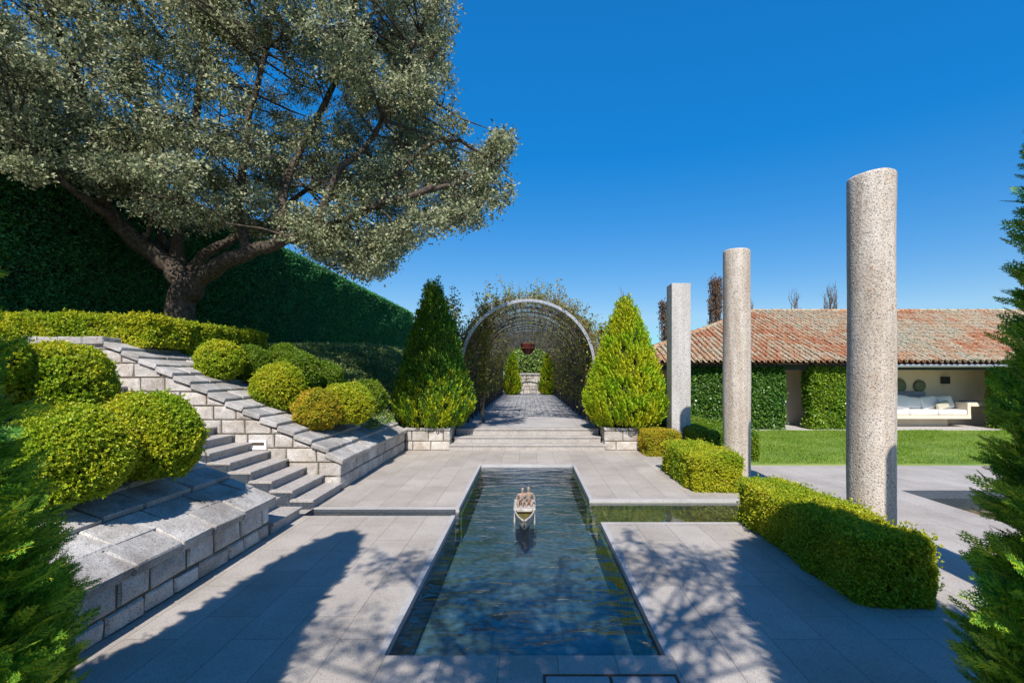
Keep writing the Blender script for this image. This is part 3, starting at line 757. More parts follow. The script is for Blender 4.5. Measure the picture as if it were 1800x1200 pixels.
shrub_shoots(1.95, 13.6, 3.2, .3, 'leafy bronze shrub between the hoops and the golden cone conifer')
shrub_shoots(-1.2, 13.6, 4.15, .22, 'tallest leafy shoots rising above the left shoulder of the front hoop', 5)

# hanging red ornament
rh = empty('hanging_ornament', (0, 29, 2.75), 'dark red half-round ornament hanging near the far end of the tunnel', 'ornament')
mb = MB(); prof = [(.42,.62),(.40,.45),(.34,.25),(.22,.08),(.06,0)]
mb.lathe(prof, (0, 29, 2.75), 20, cap=True); pbuild(mb, 'bowl', M['red'], rh)
mb = MB(); mb.lathe([(.44,.60),(.44,.66)], (0, 29, 2.75), 20); mb.lathe([(.425,.36),(.425,.40)], (0,29,2.75), 20); pbuild(mb, 'rim', M['rust'], rh)
mb = MB(); mb.tube([(0,29,3.38),(0,29,3.5)], .012, 6); pbuild(mb, 'hook', M['black'], rh)
# end wall
ew = empty('end_wall', (0, 33, 0), 'granite block wall closing the far end of the tunnel', 'wall')
mb = MB(); course_wall(mb, Vector((-2.4, 33, .4)), Vector((1,0,0)), Vector((0,0,1)), Vector((0,-1,0)), 4.8, [.24]*5, .3, .6); pbuild(mb, 'stone_blocks', M['block'], ew)
mb = MB(); mb.box(-2.4, 2.4, 33.015, 33.5, .1, 1.59); pbuild(mb, 'mortar', M['mortar'], ew)
mb = MB(); mb.box(-2.45, 2.45, 32.93, 33.55, 1.6, 1.72); pbuild(mb, 'coping', M['slab'], ew)

# ------------------------------------------------------------------ plants
SPR = t_sprig(7, 1); SPR2 = t_sprig(6, 5, .34); PLM = t_plume(); 
def ball(name, c, rx, ry, rz, n, ls, label, group, mat='box', lumpy=.08, seed=0, flat=.0):
    r = empty(name, (c[0], c[1], c[2]-rz*.95), label, 'bush', group)
    D = unit(rng.normal(size=(n,3))); D = D[D[:,2] > -.85]
    rr = 1+lumpy*1.25*lump(D*1.0, 3.2, seed+40)+.03*lump(D*1.0, 9, seed+41) - .16*rng.random(len(D))**2.2
    spr = rng.random(len(D)) < .035; rr = rr+spr*rng.uniform(.02, .13, len(D))
    P = np.array(c)+D*rr[:,None]*np.array((rx, ry, rz))
    dirs = unit(D+rng.normal(size=D.shape)*.65+np.array((0,0,.35)))
    scatter('foliage', P-dirs*ls*.5, dirs, ls*rng.uniform(.7, 1.25, len(D)), SPR, M[mat], r)
    mb = MB(); prof = []
    for i in range(13):
        a = -PI/2+PI*i/12; prof.append((.8*max(math.cos(a), .02), .8*math.sin(a)))
    mb.lathe([(a_, b_) for a_, b_ in prof], (0,0,0), 20); mb.v = [(c[0]+a_*rx, c[1]+b_*ry, c[2]+z_*rz) for a_, b_, z_ in mb.v]
    pbuild(mb, 'branches', M['core'], r, True)
    return r
GB = 'clipped round box bushes'
ball('box_ball', (-3.30, 4.46, 1.135), .41, .40, .40, 15000, .036, 'big round clipped bush sitting at the stair edge, front right of the left group', GB, seed=1)
ball('box_ball', (-3.36, 3.74, 1.10), .40, .42, .36, 15000, .034, 'big round clipped bush in front of the other left bushes, beside the dark conifer', GB, seed=2, lumpy=.1)
ball('box_ball', (-4.55, 4.95, 1.60), .50, .45, .40, 11000, .038, 'broad low round bush behind the two big front bushes', GB, seed=3, lumpy=.1)
ball('box_ball', (-4.75, 4.35, 1.80), .38, .4, .38, 7000, .038, 'round bush at the far left edge beside the conifer', GB, seed=4)
def sb(px, py, d, r, label, mat, seed, n=6000, sq=.95): ball('box_ball', tuple(at(px, py, d)), r, r, r*sq, n, .042, label, GB, mat, .09, seed)
sb(386, 634, 8.35, .36, 'small round bush on the bank, upper left of the slope group', 'box', 11)
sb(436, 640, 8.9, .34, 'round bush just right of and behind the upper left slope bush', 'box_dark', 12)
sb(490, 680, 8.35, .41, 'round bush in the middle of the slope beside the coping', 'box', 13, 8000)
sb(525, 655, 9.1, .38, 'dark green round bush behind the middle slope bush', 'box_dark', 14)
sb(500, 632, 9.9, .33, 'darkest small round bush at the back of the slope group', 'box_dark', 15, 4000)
sb(557, 722, 8.15, .36, 'bronze tipped round bush lowest on the slope beside the coping', 'box_red', 16, 7000)
sb(609, 710, 8.75, .46, 'wide yellow green round bush beside the bronze tipped one', 'box', 17, 8000, .8)
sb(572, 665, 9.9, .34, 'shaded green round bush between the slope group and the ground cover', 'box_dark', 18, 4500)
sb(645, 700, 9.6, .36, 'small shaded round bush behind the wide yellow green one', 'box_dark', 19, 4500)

def hedge(x0, x1, y0, y1, z0, z1, n, ls, label, mat='box', seed=0, group='clipped low box hedges', name='box_hedge', lumpy=.03, coremat='core', rd=.1, corein=.07, tm=SPR, slope=0, spr=.03, root=None, cat='hedge', lf=5):
    r = root or empty(name, ((x0+x1)/2, (y0+y1)/2, z0), label, cat, group)
    Lx, Ly, Lz = x1-x0, y1-y0, z1-z0; A = np.array([Lx*Ly, Lx*Lz, Lx*Lz*.6, Ly*Lz, Ly*Lz]); k = rng.choice(5, n, p=A/A.sum()); u, v = rng.random(n), rng.random(n)
    P = np.zeros((n,3)); Nn = np.zeros((n,3))
    for i, (f_, nn) in enumerate(((lambda u,v: (x0+u*Lx, y0+v*Ly, z1), (0,0,1)), (lambda u,v: (x0+u*Lx, y0, z0+v*Lz), (0,-1,0)), (lambda u,v: (x0+u*Lx, y1, z0+v*Lz), (0,1,0)), (lambda u,v: (x0, y0+u*Ly, z0+v*Lz), (-1,0,0)), (lambda u,v: (x1, y0+u*Ly, z0+v*Lz), (1,0,0)))):
        m = k == i; a, b, c = f_(u[m], v[m]); P[m] = np.stack(np.broadcast_arrays(a, b, c), 1); Nn[m] = nn
    # round the edges
    inner = np.clip(P, (x0+rd, y0+rd, z0-1), (x1-rd, y1-rd, z1-rd)); dv = P-inner; L = np.linalg.norm(dv, axis=1, keepdims=True)
    P = np.where(L > rd, inner+dv/np.maximum(L, 1e-6)*rd, P); Nn = unit(np.where(L > rd*.5, dv, Nn)+1e-6)
    off = lumpy*lump(P, lf, seed+60)*1.3-.05*rng.random(n)**2+(rng.random(n) < spr)*rng.uniform(.01, .06, n)
    P = P+Nn*off[:,None]; dirs = unit(Nn+rng.normal(size=P.shape)*.7+np.array((0,0,.4)))
    scatter('foliage', P-dirs*ls*.5, dirs, ls*rng.uniform(.7, 1.25, n), tm, M[mat], r)
    mb = MB(); mb.cbox(Vector(((x0+x1)/2, (y0+y1)/2, (z0+z1)/2-corein/2)), Vector((1,0,0)), Yv, Vector((0,0,1)), Lx/2-corein, Ly/2-corein, Lz/2-corein/2, min(.06, rd*.7), 0)
    pbuild(mb, 'branches', M[coremat], r); return r
hedge(2.42, 3.0, 3.72, 5.95, 0, .50, 44000, .03, 'longest low clipped hedge at the right front, half shaded, beside the nearest column', seed=1, spr=.05)
hedge(2.36, 3.10, 7.3, 9.1, 0, .53, 22000, .036, 'low clipped hedge block between the channel and the middle column', seed=2)
hedge(2.44, 3.14, 10.45, 11.3, 0, .5, 9000, .04, 'smallest bronze tinted low hedge block below the square pillar', 'box_red', seed=3)
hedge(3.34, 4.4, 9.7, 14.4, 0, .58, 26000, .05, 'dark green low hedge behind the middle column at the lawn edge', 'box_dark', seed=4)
rt = hedge(-10.5, -5.75, 7.78, 8.7, 2.1, 2.6, 26000, .05, 'bright green low hedge on top of the left granite wall under the oak', seed=5, spr=.06, lumpy=.05)
hedge(-6.7, -5.76, 8.7, 11.4, 1.9, 2.6, 14000, .05, '', seed=6, spr=.06, root=rt, lumpy=.05)

# tall dark hedge along the left boundary
r = empty('tall_hedge', (-9.6, 20, 2.1), 'tall dark clipped hedge running away behind the oak', 'hedge')
n = 110000; y = 4+rng.random(n)**1.5*36; zt = 6.3; u = rng.random(n); top = rng.random(n) < .1
P = np.stack([np.where(top, -9-u*.9, -9), y, np.where(top, zt, 2.0+u*(zt-2.0))], 1)
P[:,0] += np.where(top, 0, .07*lump(P, 1.4, 77)-.1*rng.random(n)); P[:,2] += np.where(top, .05*lump(P, 2, 78), 0)
dirs = unit(np.stack([np.where(top, .1, .55)*np.ones(n), np.zeros(n), .8*np.ones(n)], 1)+rng.normal(size=(n,3))*.45)
scatter('foliage', P, dirs, rng.uniform(.07, .14, n)*(.75+y/40), t_sprig(4, 9, .22), M['hedge'], r)
mb = MB(); mb.box(-10.6, -9.08, 3.5, 40, 1.8, 6.24); pbuild(mb, 'branches', M['core_dark'], r)

# cone conifers
def cone(name, x, y, z0, zt, rmax, n, size, mat, label, group, seed, peak=.16, tm=PLM, corer=.72, pw=.85, cat='conifer', trunk=.06, side=0, lit_mix=None):
    r = empty(name, (x, y, z0), label, cat, group); Hh = zt-z0
    def prof(t): return rmax*np.where(t < peak, .72+.28*np.sin(t/peak*PI/2), np.clip((1-t)/(1-peak), 0, 1)**pw)
    t = rng.random(n*3); keep = rng.random(n*3) < prof(t)/rmax+.04; t = t[keep][:n]; n = len(t); a = rng.uniform(0, 2*PI, n)
    rad_ = prof(t); Q = np.stack([np.cos(a), np.sin(a), t*3], 1)
    rad_ = rad_*(1+.10*lump(Q*1.0, 2.6, seed))*(1-.22*rng.random(n)**1.6)
    P = np.stack([x+rad_*np.cos(a), y+rad_*np.sin(a), z0+t*Hh], 1)
    dirs = np.stack([np.cos(a)*.5, np.sin(a)*.5, np.ones(n)*1.0], 1)+rng.normal(size=(n,3))*.2
    s = size*rng.uniform(.6, 1.25, n)
    if lit_mix:
        sel = lit_mix(P); scatter('foliage', P[~sel], dirs[~sel], s[~sel], tm, M[mat], r); scatter('foliage', P[sel], dirs[sel], s[sel], tm, M['gold'], r)
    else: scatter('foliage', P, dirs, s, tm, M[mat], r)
    mb = MB(); mb.lathe([(max(.01, float(prof(np.array(q/12.)))*corer), Hh*q/12*.96) for q in range(13)], (x, y, z0), 18); pbuild(mb, 'branches', M['core'], r, True)
    mb = MB(); mb.tube([(x, y, z0-.12), (x, y, z0+Hh*.5)], [trunk, trunk*.6], 8); pbuild(mb, 'trunk', M['bark2'], r)
    return r
CG = 'cone conifers flanking the walkway'
cone('cone_conifer', -2.18, 11.85, .47, 3.78, .86, 3600, .21, 'conif', 'darker green cone conifer left of the steps, shaded above and bright below', CG, 3, lit_mix=lambda P: rng.random(len(P)) < np.clip(.75-(P[:,2]-.5)*.55, 0.02, .8))  # golden leaves low, green above: sunlight and oak shade put into foliage colour
cone('cone_conifer', 2.26, 11.85, .47, 3.37, .90, 3600, .20, 'gold', 'golden yellow green cone conifer right of the steps', CG, 5, peak=.2, pw=.8)
cone('cone_conifer', -.95, 31.2, .4, 2.9, .5, 900, .24, 'gold', 'distant golden conifer left of the far tunnel end', CG, 7)
cone('cone_conifer', 1.2, 31.2, .4, 3.05, .5, 900, .24, 'gold', 'distant golden conifer right of the far tunnel end', CG, 8)

# foreground thujas: flat sprays carried on short branches
FR = t_frond(3, 7)
def thuja(x, y, z0, zt, rmax, nb, label, seed, vis=None, size=.125, per=9, prof=None):
    r = empty('thuja', (x, y, z0), label, 'conifer', 'big thujas flanking the viewpoint'); Hh = zt-z0
    prof = prof or (lambda t: rmax*np.clip((1-t), 0, 1)**.8*np.where(t < .12, .85+t*1.25, 1))
    t = rng.random(nb*3); t = t[rng.random(nb*3) < prof(t)/rmax+.05][:nb]; n = len(t); a = rng.uniform(0, 2*PI, n)
    rr = prof(t)*(1+.07*lump(np.stack([np.cos(a), np.sin(a), t*4], 1), 3, seed))*(1-.22*rng.random(n)**1.3)
    out = np.stack([np.cos(a), np.sin(a), np.full(n, .75)], 1); out = unit(out+rng.normal(size=(n,3))*.22)
    B = np.stack([x+rr*np.cos(a), y+rr*np.sin(a), z0+t*Hh], 1)
    tc_ = (B[:,0]-x)*(-x)+(B[:,1]-y)*(-y); m = (tc_ > -.25*math.hypot(x, y)) & (B[:,1] > y-.75) | (rng.random(n) < .3); B, out, a = B[m], out[m], a[m]; n = len(B)
    if vis is not None: m = vis(B); B, out, a = B[m], out[m], a[m]; n = len(B)
    side = unit(np.cross(out, np.array((0,0,1.0)))+rng.normal(size=(n,3))*.5)
    PP = []; DD = []; RR = []
    for i in range(per):
        q = i/(per-1)-.5
        d = unit(out+side*q*1.1+rng.normal(size=(n,3))*.15); PP.append(B+out*rng.uniform(-.12, .03, (n,1))+side*q*.10); DD.append(d); RR.append(np.cross(out, side)+rng.normal(size=(n,3))*.2)
    P = np.concatenate(PP); D = np.concatenate(DD); R_ = np.concatenate(RR)
    # keep the plane of each spray along its branch
    scatter('foliage', P, D, size*rng.uniform(.55, 1.15, len(P)), FR, M['thuja'], r, roll=R_)
    mb = MB(); mb.lathe([(max(.01, float(prof(np.array(q/12.)))*.8), Hh*q/12*.95) for q in range(13)], (x, y, z0), 18); pbuild(mb, 'branches', M['core_dark'], r, True)
    mb = MB(); mb.tube([(x, y, z0), (x, y, z0+Hh*.6)], [.07, .04], 8); pbuild(mb, 'trunk', M['bark2'], r)
def prl(t): z = t*4.6; return np.where(z < .9, .76, np.where(z < 2.3, .76-(z-.9)*.235, .431*np.clip((4.6-z)/2.3, 0, 1)**.5))
def prr(t): z = t*4.35; return np.where(z < 2.1, np.where(z < 1.0, .92, .92-.10*(z-1.0)), .81*np.clip((4.35-z)/2.25, 0, 1)**.55)
thuja(-2.06, 1.12, 0, 4.6, .84, 4200, 'dark green feathery conifer cut off by the left edge of the photo', 91, prof=prl)
thuja(2.24, 1.1, 0, 4.35, .90, 4600, 'tall feathery conifer cut off by the right edge of the photo', 92, prof=prr)

# ground cover on the bank beyond the bushes
n = 60000; x = rng.uniform(-9, -2.95, n); y = rng.uniform(9.6, 26, n); P = np.stack([x, y, H(x, y)+.05+.1*rng.random(n)], 1); P[:,2] += .05*lump(P, 2.2, 5)
m_ = (y > 11.4) | (x > -5.8); P = P[m_]
o = scatter('ground_cover', P, rng.normal(size=P.shape)*.8+np.array((0,0,1)), rng.uniform(.07, .13, len(P)), t_sprig(4, 12, .3), M['cover']); struct(o, 'stuff')

# shrubs beyond the tunnel
for i, (x, y, s, mt) in enumerate(((-2.4, 36, 2.3, 'laurel'), (.2, 37, 2.5, 'laurel'), (2.8, 36, 2.3, 'laurel'), (5.5, 37, 1.7, 'laurel'), (-5.2, 37, 2.2, 'laurel'))):
    ball('laurel_shrub', (x, y, s*.85), s, s*.8, s*.95, 5500, .24, ('second', 'middle', 'fourth', 'rightmost', 'leftmost')[i]+' pale leaved laurel shrub in the row beyond the tunnel end wall', 'laurels beyond the tunnel', mt, .1, 70+i)

# ------------------------------------------------------------------ oak
def inpoly(px, py, poly):
    c = np.zeros(len(px), bool); n = len(poly); j = n-1
    for i in range(n):
        xi, yi = poly[i]; xj, yj = poly[j]
        c ^= ((yi > py) != (yj > py)) & (px < (xj-xi)*(py-yi)/(yj-yi+1e-9)+xi); j = i
    return c
oak = empty('holm_oak', (-6.95, 10.2, 2.1), 'large old holm oak with grey green crown over the left terrace', 'tree')
T0 = Vector((-6.9, 10.2, 2.0))
limbs = []
def limb(pts, r0, r1, n=9):
    V = [at(px, py, d) for px, py, d in pts]; out = []
    for i in range(len(V)-1):
        for k in range(3): out.append(V[i].lerp(V[i+1], k/3))
    out.append(V[-1]); q = [out[0]]+[(out[i-1]+out[i]*2+out[i+1])/4 for i in range(1, len(out)-1)]+[out[-1]]
    q = [p+Vector((random.gauss(0,.02), random.gauss(0,.02), random.gauss(0,.02))) for p in q]
    limbs.append((q, [r0+(r1-r0)*(i/(len(q)-1))**.8 for i in range(len(q))])); return q
tm_ = MB()
limb([(314,600,10.2), (316,560,10.2), (322,520,10.2), (330,485,10.2)], .34, .29); limb([(330,505,10.2), (300,470,10.2), (250,432,10.0), (205,392,9.8), (178,345,9.6), (172,280,9.5), (150,190,9.4), (110,80,9.3)], .25, .09)
limb([(335,520,10.2), (352,488,10.1), (385,462,9.9), (425,448,9.7), (470,432,9.6), (520,420,9.4), (590,395,9.2), (660,360,9.0), (760,330,9.0)], .24, .06)
limb([(312,480,10.3), (312,430,10.4), (318,370,10.5), (330,280,10.6), (350,170,10.7), (360,40,10.8)], .17, .07)
limb([(305,465,10.4), (290,430,10.7), (270,380,11.0), (262,300,11.3), (250,200,11.6)], .12, .05)
limb([(438,452,9.7), (432,420,9.7), (418,380,9.6), (425,300,9.5), (440,200,9.4), (470,80,9.2)], .13, .05)
limb([(335,475,10.4), (370,440,10.8), (410,420,11.2), (470,390,11.6), (540,330,12)], .15, .06)
limb([(490,430,9.5), (497,390,9.5), (500,330,9.6), (530,250,9.7), (590,150,9.8), (620,40,9.9)], .13, .05)
limb([(560,402,9.3), (566,360,9.4), (600,300,9.5), (660,240,9.6), (700,150,9.6), (740,60,9.6)], .1, .04)
limb([(250,435,10), (262,400,9.7), (278,360,9.5), (280,310,9.4)], .05, .03)
limb([(205,392,9.8), (150,350,9.0), (90,300,8.6), (20,240,8.4)], .1, .05)
limb([(660,362,9.0), (720,280,9.2), (780,240,9.3), (850,270,9.4)], .06, .03)
limb([(740,338,9.0), (800,322,9.1), (850,300,9.3), (880,280,9.3)], .05, .02)
limb([(360,40,10.8), (380,-150,10.9), (410,-380,10.9)], .07, .03); limb([(470,80,9.2), (500,-120,9.2), (540,-330,9.3)], .05, .025); limb([(620,40,9.9), (655,-150,10), (640,-330,10.2)], .05, .025); limb([(740,60,9.6), (765,-60,9.7), (740,-220,10)], .04, .02); limb([(110,80,9.3), (60,-100,9.4), (0,-330,9.6)], .08, .03); limb([(20,240,8.4), (-80,150,8.4), (-200,20,8.6)], .05, .03); limb([(250,200,11.6), (230,50,12), (200,-150,12.2)], .05, .03)
limb([(330,490,10.2), (250,420,12), (160,300,13.5), (60,180,14)], .14, .05)
for q, rr in limbs: tm_.tube(q, [v*.86 for v in rr], 10)
OUT = [(-700,-900), (760,-900), (800,-20), (803,60), (778,100), (800,150), (795,190), (822,215), (815,250), (840,265), (862,232), (900,225), (903,262), (885,290), (905,330), (898,358), (872,372), (850,400), (800,408), (745,415), (715,440), (690,478), (650,492), (600,478), (560,462), (520,425), (470,425), (400,400), (330,415), (250,380), (195,352), (150,352), (110,318), (60,322), (0,295), (-700,150)]
cen = np.array((-6.9, 11.0, 7.6)); ext = np.array((7.2, 4.3, 5.4))
cl = []; tries = 0
while len(cl) < 380 and tries < 90000:
    tries += 1; d = rng.normal(size=3); d /= np.linalg.norm(d); p = cen+d*ext*(.35+.65*rng.random()**.45)
    if p[2] < 3.6: continue
    if abs(p[0]+.3) < 0: continue
    px = 928+F*p[0]/p[1]; py = 656-F*(p[2]-EYE)/p[1]
    if not inpoly(np.array([px]), np.array([py]), OUT)[0]: continue
    if any((p[0]-c[0])**2+(p[1]-c[1])**2+1.6*(p[2]-c[2])**2 < .42 for c in cl): continue
    # sun must reach the hedges and bank in front
    if p[2] < 2.6+1.07*(8.0-p[1])+.2 : continue
    cl.append(p)
# clumps that carry the outline
for (px, py, d) in ((785,20,9),(770,95,9.2),(782,165,9.2),(800,235,9.3),(880,245,9.4),(865,280,9.4),(880,335,9.4),(850,370,9.4),(805,385,9.3),(745,395,9.2),(700,430,9.1),(665,462,9.1),(620,455,9.3),(575,430,9.5),(720,370,9.2),(640,420,9.2),(180,320,9.2),(120,290,9.0),(60,300,9.0),(20,270,8.9),(300,350,9.2),(380,370,9.3),(440,350,9.4),(250,330,9.6),(530,380,9.3),(760,300,9.5),(700,300,9.3),(820,330,9.5),(20,190,8.8),(-30,150,8.8),(60,235,8.9),(110,200,9.0),(-60,230,8.7),(10,120,9.0),(80,140,9.1),(400,40,9.3),(350,20,9.5),(450,60,9.0),(410,80,9.8),(300,60,9.6),(380,-20,9.2),(450,0,9.3),(520,60,9.2),(170,230,9.0),(230,280,9.2),(340,300,9.3)):
    cl.append(np.array(tuple(at(px, py, d))))
allq = [p for q, _ in limbs for p in q[4:]]
LP = []; LD = []
for c in cl:
    cv = Vector(c); base = min(allq, key=lambda p: (p-cv).length+.4*abs(p.z-cv.z+.5)); mid = base.lerp(cv, .5)+Vector((random.gauss(0,.2), random.gauss(0,.2), random.gauss(-.1,.15)))
    L = (cv-base).length; tm_.tube([base, base.lerp(mid, .5)+Vector((0,0,.05)), mid, mid.lerp(cv, .6)+Vector((0,0,.08)), cv], [.013+.006*L, .012+.005*L, .011+.003*L, .009, .006], 5, False)
    R_ = random.uniform(.45, .8); tw = 52
    for i in range(tw):
        d = rng.normal(size=3); d /= np.linalg.norm(d); d[2] *= .8
        e = c+d*R_*np.array((1.1, 1.1, .72))*random.uniform(.55, 1.05); s_ = c+d*R_*.15
        ex, ey = 928+F*e[0]/e[1], 656-F*(e[2]-EYE)/e[1]
        if i % 3 == 0 and inpoly(np.array([ex, ex+12]), np.array([ey, ey]), OUT).all(): tm_.tube([tuple(s_), tuple((s_+e)/2+np.array((0,0,.02))), tuple(e)], [.009,.006,.003], 3, False)
        k = 27; tt = rng.uniform(.35, 1.08, (k,1)); Pq = s_+(e-s_)*tt+rng.normal(size=(k,3))*.055
        LP.append(Pq); LD.append(unit(d)*.8+rng.normal(size=(k,3))*.75)
LP = np.concatenate(LP); LD = np.concatenate(LD)
px = 928+F*LP[:,0]/LP[:,1]; py = 656-F*(LP[:,2]-EYE)/LP[:,1]
jx, jy = rng.normal(size=len(px))*7, rng.normal(size=len(px))*7
k_ = inpoly(px+jx, py+jy, OUT); LP, LD = LP[k_], LD[k_]; k_ = lump(LP, 2.6, 33)+.45*lump(LP, 6.5, 34) > -.46; LP, LD = LP[k_], LD[k_]
pbuild(tm_, 'trunk', M['bark'], oak, True)
scatter('crown', LP, LD, rng.uniform(.042, .078, len(LP)), t_leaf(.28, .12), M['oak'], oak)

# tree behind the viewpoint: only its leafy shadow falls into the picture
bt = empty('garden_tree', (.6, -4.2, 0), 'tree behind the viewpoint that throws the leafy shade on the pool end', 'tree')
tb = MB(); tb.tube([(.6,-4.2,0),(.55,-3.9,1.6),(.4,-3.2,3.0),(.2,-2.2,4.1),(.05,-1.2,4.7)], [.16,.14,.11,.08,.04], 8); LP = []; LD = []
for i in range(64):
    d = rng.normal(size=3); d /= np.linalg.norm(d); c = np.array((.05,-.95,5.0))+d*np.array((2.15,1.45,.9))*rng.random()**.4
    b = Vector((.3,-2.4,3.9)).lerp(Vector((.05,-1.2,4.7)), random.random()); cv = Vector(c); tb.tube([b, b.lerp(cv,.5)+Vector((random.gauss(0,.08),0,.1)), cv], [.03,.02,.008], 5, False)
    for q in range(13):
        d2 = rng.normal(size=3); d2 /= np.linalg.norm(d2); e = c+d2*random.uniform(.18,.42); tb.tube([tuple(c), tuple((c+e)/2), tuple(e)], [.007,.005,.003], 3, False)
        kk = 10; LP.append(c+(e-c)*rng.uniform(.3,1.05,(kk,1))+rng.normal(size=(kk,3))*.04); LD.append(d2+rng.normal(size=(kk,3))*.7)
pbuild(tb, 'trunk', M['bark2'], bt); LP = np.concatenate(LP); LD = np.concatenate(LD)
scatter('crown', LP, LD, rng.uniform(.045,.075,len(LP)), t_leaf(.28,.1), M['oak'], bt)

# ------------------------------------------------------------------ columns
def column(x, y, r, h, seed, label, tilt):
    o = empty('stone_column', (x, y, 0), label, 'column', 'standing granite columns')
    mb = MB(); rs = random.Random(seed); prof = [(r*1.02, -.01)]
    for i in range(1, 40): prof.append((r*(1+rs.uniform(-.006,.006)), h*i/40))
    for q in range(5): a = q/4*PI/2; prof.append((r-.03+.03*math.cos(a), h-.03+.03*math.sin(a)))
    prof += [(r*.4, h+.004), (.01, h+.006)]
    nzp = [rs.uniform(0, 6.28) for _ in range(4)]
    def fn(p, rr, z, a):
        p.x += .004*math.sin(3*a+nzp[0]+z*2); p.y += .004*math.sin(2*a+nzp[1]+z*3)
        if z > h*.5: p.z += tilt*min(p.x-x, 0)*max(0, (z-h*.8)/(h*.2))
        return p
    mb.lathe(prof, (x, y, 0), 48, fn); ob = pbuild(mb, 'shaft', M['column'], o, True); return o
column(3.62, 5.4, .222, 3.79, 1, 'nearest and tallest round granite column with slightly slanted top', .11)
column(3.385, 8.3, .212, 3.69, 2, 'middle round granite column, reddish, behind the second hedge block', .0)
column(3.745, 2.45, .222, 3.75, 3, 'round granite column beside the viewpoint that shades the nearest column', 0.02)
sp_ = empty('square_pillar', (3.30, 11.2, 0), 'square light grey granite pillar, farthest of the row', 'pillar', 'standing granite columns')
mb = MB(); mb.cbox(Vector((3.30, 11.22, 1.81)), Vector((1,0,0)), Yv, Vector((0,0,1)), .205, .205, 1.83, .008, .0015); pbuild(mb, 'shaft', M['pillar'], sp_)

# ------------------------------------------------------------------ house
hs_ = empty('garden_house', (9, 17, 0), 'long low cream house with red clay tile roof behind the lawn', 'house')
EX0, EX1, EYD, EZ = 2.6, 24.0, 14.8, 2.04
RX0, RY, RZ = 8.75, 20.0, 4.10
mb = MB(); mb.box(3.2, 23, 16.6, 16.8, 0, 2.55); pbuild(mb, 'wall', M['plaster_in'], hs_)
mb = MB(); mb.box(3.0, 3.2, 15.5, 24, 0, 1.99); mb.box(3.2, 23, 15.35, 16.6, 1.985, 2.02); pbuild(mb, 'soffit', M['plaster'], hs_)
mb = MB(); mb.box(3.2, 23, 15.28, 15.36, 1.80, 1.965); pbuild(mb, 'beam', M['fascia'], hs_)
mb = MB(); mb.box(3.1, 23.2, 14.98, 15.28, 1.915, 1.935); pbuild(mb, 'eave_board', M['fascia'], hs_)
mb = MB(); mb.tube([(9.6, 14.90, 1.925), (23.5, 14.90, 1.925)], .055, 10); pbuild(mb, 'gutter', M['zinc'], hs_)
for x0, x1 in ((4.4, 7.55), (8.5, 10.3), (14.1, 15.8)):
    mb = MB(); mb.box(x0, x1, 15.3, 15.55, 0, 1.795); pbuild(mb, 'pier', M['plaster'], hs_)
mb = MB(); mb.box(3.0, 24, 15.1, 16.6, -.02, .045); struct(mb.build('patio', M['paving_walk']))
# roof: under-surface + barrel tiles in courses
mb = MB(); z_ = -.05
mb.add([(EX0,EYD+.05,EZ+z_),(EX1,EYD+.05,EZ+z_),(EX1,RY,RZ+z_),(RX0,RY,RZ+z_),(EX0,25.2,EZ+z_),(EX1,25.2,EZ+z_)], [(0,1,2,3),(0,3,4),(3,2,5,4)])
pbuild(mb, 'roof_base', M['rust'], hs_)
V = []; Fq = []
def tiles(y0, y1, sgn):
    mb = MB(); pitch = .17; rise = (RZ-EZ)/(RY-EYD); ncol = int((EX1-EX0)/pitch); L = .36; nrow = int((RY-EYD)/math.cos(math.atan(rise))/L*math.cos(math.atan(rise)))+1
    dyr = (RY-EYD)/nrow
    for i in range(ncol):
        x = EX0+pitch*(i+.5)
        for j in range(nrow):
            ya = EYD+j*dyr-.03; yb = EYD+(j+1)*dyr+.02
            # hip at the left
            lim = RY if x > RX0 else EYD+(x-EX0)/(RX0-EX0)*(RY-EYD)
            if ya+.05 > lim: continue
            yb = min(yb, lim); xo = random.gauss(0, .006); dz = random.uniform(-.006, .012); w0 = pitch*.36*random.uniform(.95, 1.05); w1 = w0*.85
            za = EZ+(ya-EYD)*rise+.035+dz; zb = EZ+(yb-EYD)*rise+.012+dz; vs = []
            for k in range(6):
                a = PI*k/5; vs.append((x+xo+w0*math.cos(a), ya, za+w0*.85*math.sin(a)))
            for k in range(6):
                a = PI*k/5; vs.append((x+xo+w1*math.cos(a), yb, zb+w1*.85*math.sin(a)))
            for k in range(6):
                a = PI*k/5; vs.append((x+xo+w0*.72*math.cos(a), ya, za+w0*.58*math.sin(a)))
            mb.add(vs, [(k+1, k, k+6, k+7) for k in range(5)]+[(k, k+1, k+13, k+12) for k in range(5)])
            # channel tile beside it
            xc = x+pitch/2; vs = []
            for yy, zz in ((ya, za-.03), (yb, zb-.03)):
                for k in range(4): a = PI*k/3; vs.append((xc+pitch*.3*math.cos(a), yy, zz+.02-pitch*.22*math.sin(a)))
            mb.add(vs, [(k, k+1, k+5, k+4) for k in range(3)])
    # ridge and hip caps
    def caps(a, b, n):
        for i in range(n):
            p, q = a.lerp(b, i/n), a.lerp(b, (i+1.1)/n); d = (q-p).normalized(); s = d.cross(Vector((0,0,1))).normalized(); vs = []
            for pt, w_ in ((p, .11), (q, .09)):
                for k in range(6): an = PI*k/5; vs.append(pt+s*w_*math.cos(an)+Vector((0,0,1))*(w_*.8*math.sin(an)+.03))
            mb.add(vs, [(k, k+1, k+7, k+6) for k in range(5)])
    caps(Vector((RX0, RY, RZ)), Vector((EX1, RY, RZ)), 40); caps(Vector((EX0, EYD, EZ)), Vector((RX0, RY, RZ)), 21)
    return mb
ro = pbuild(tiles(0, 0, 1), 'roof', M['tile'], hs_)
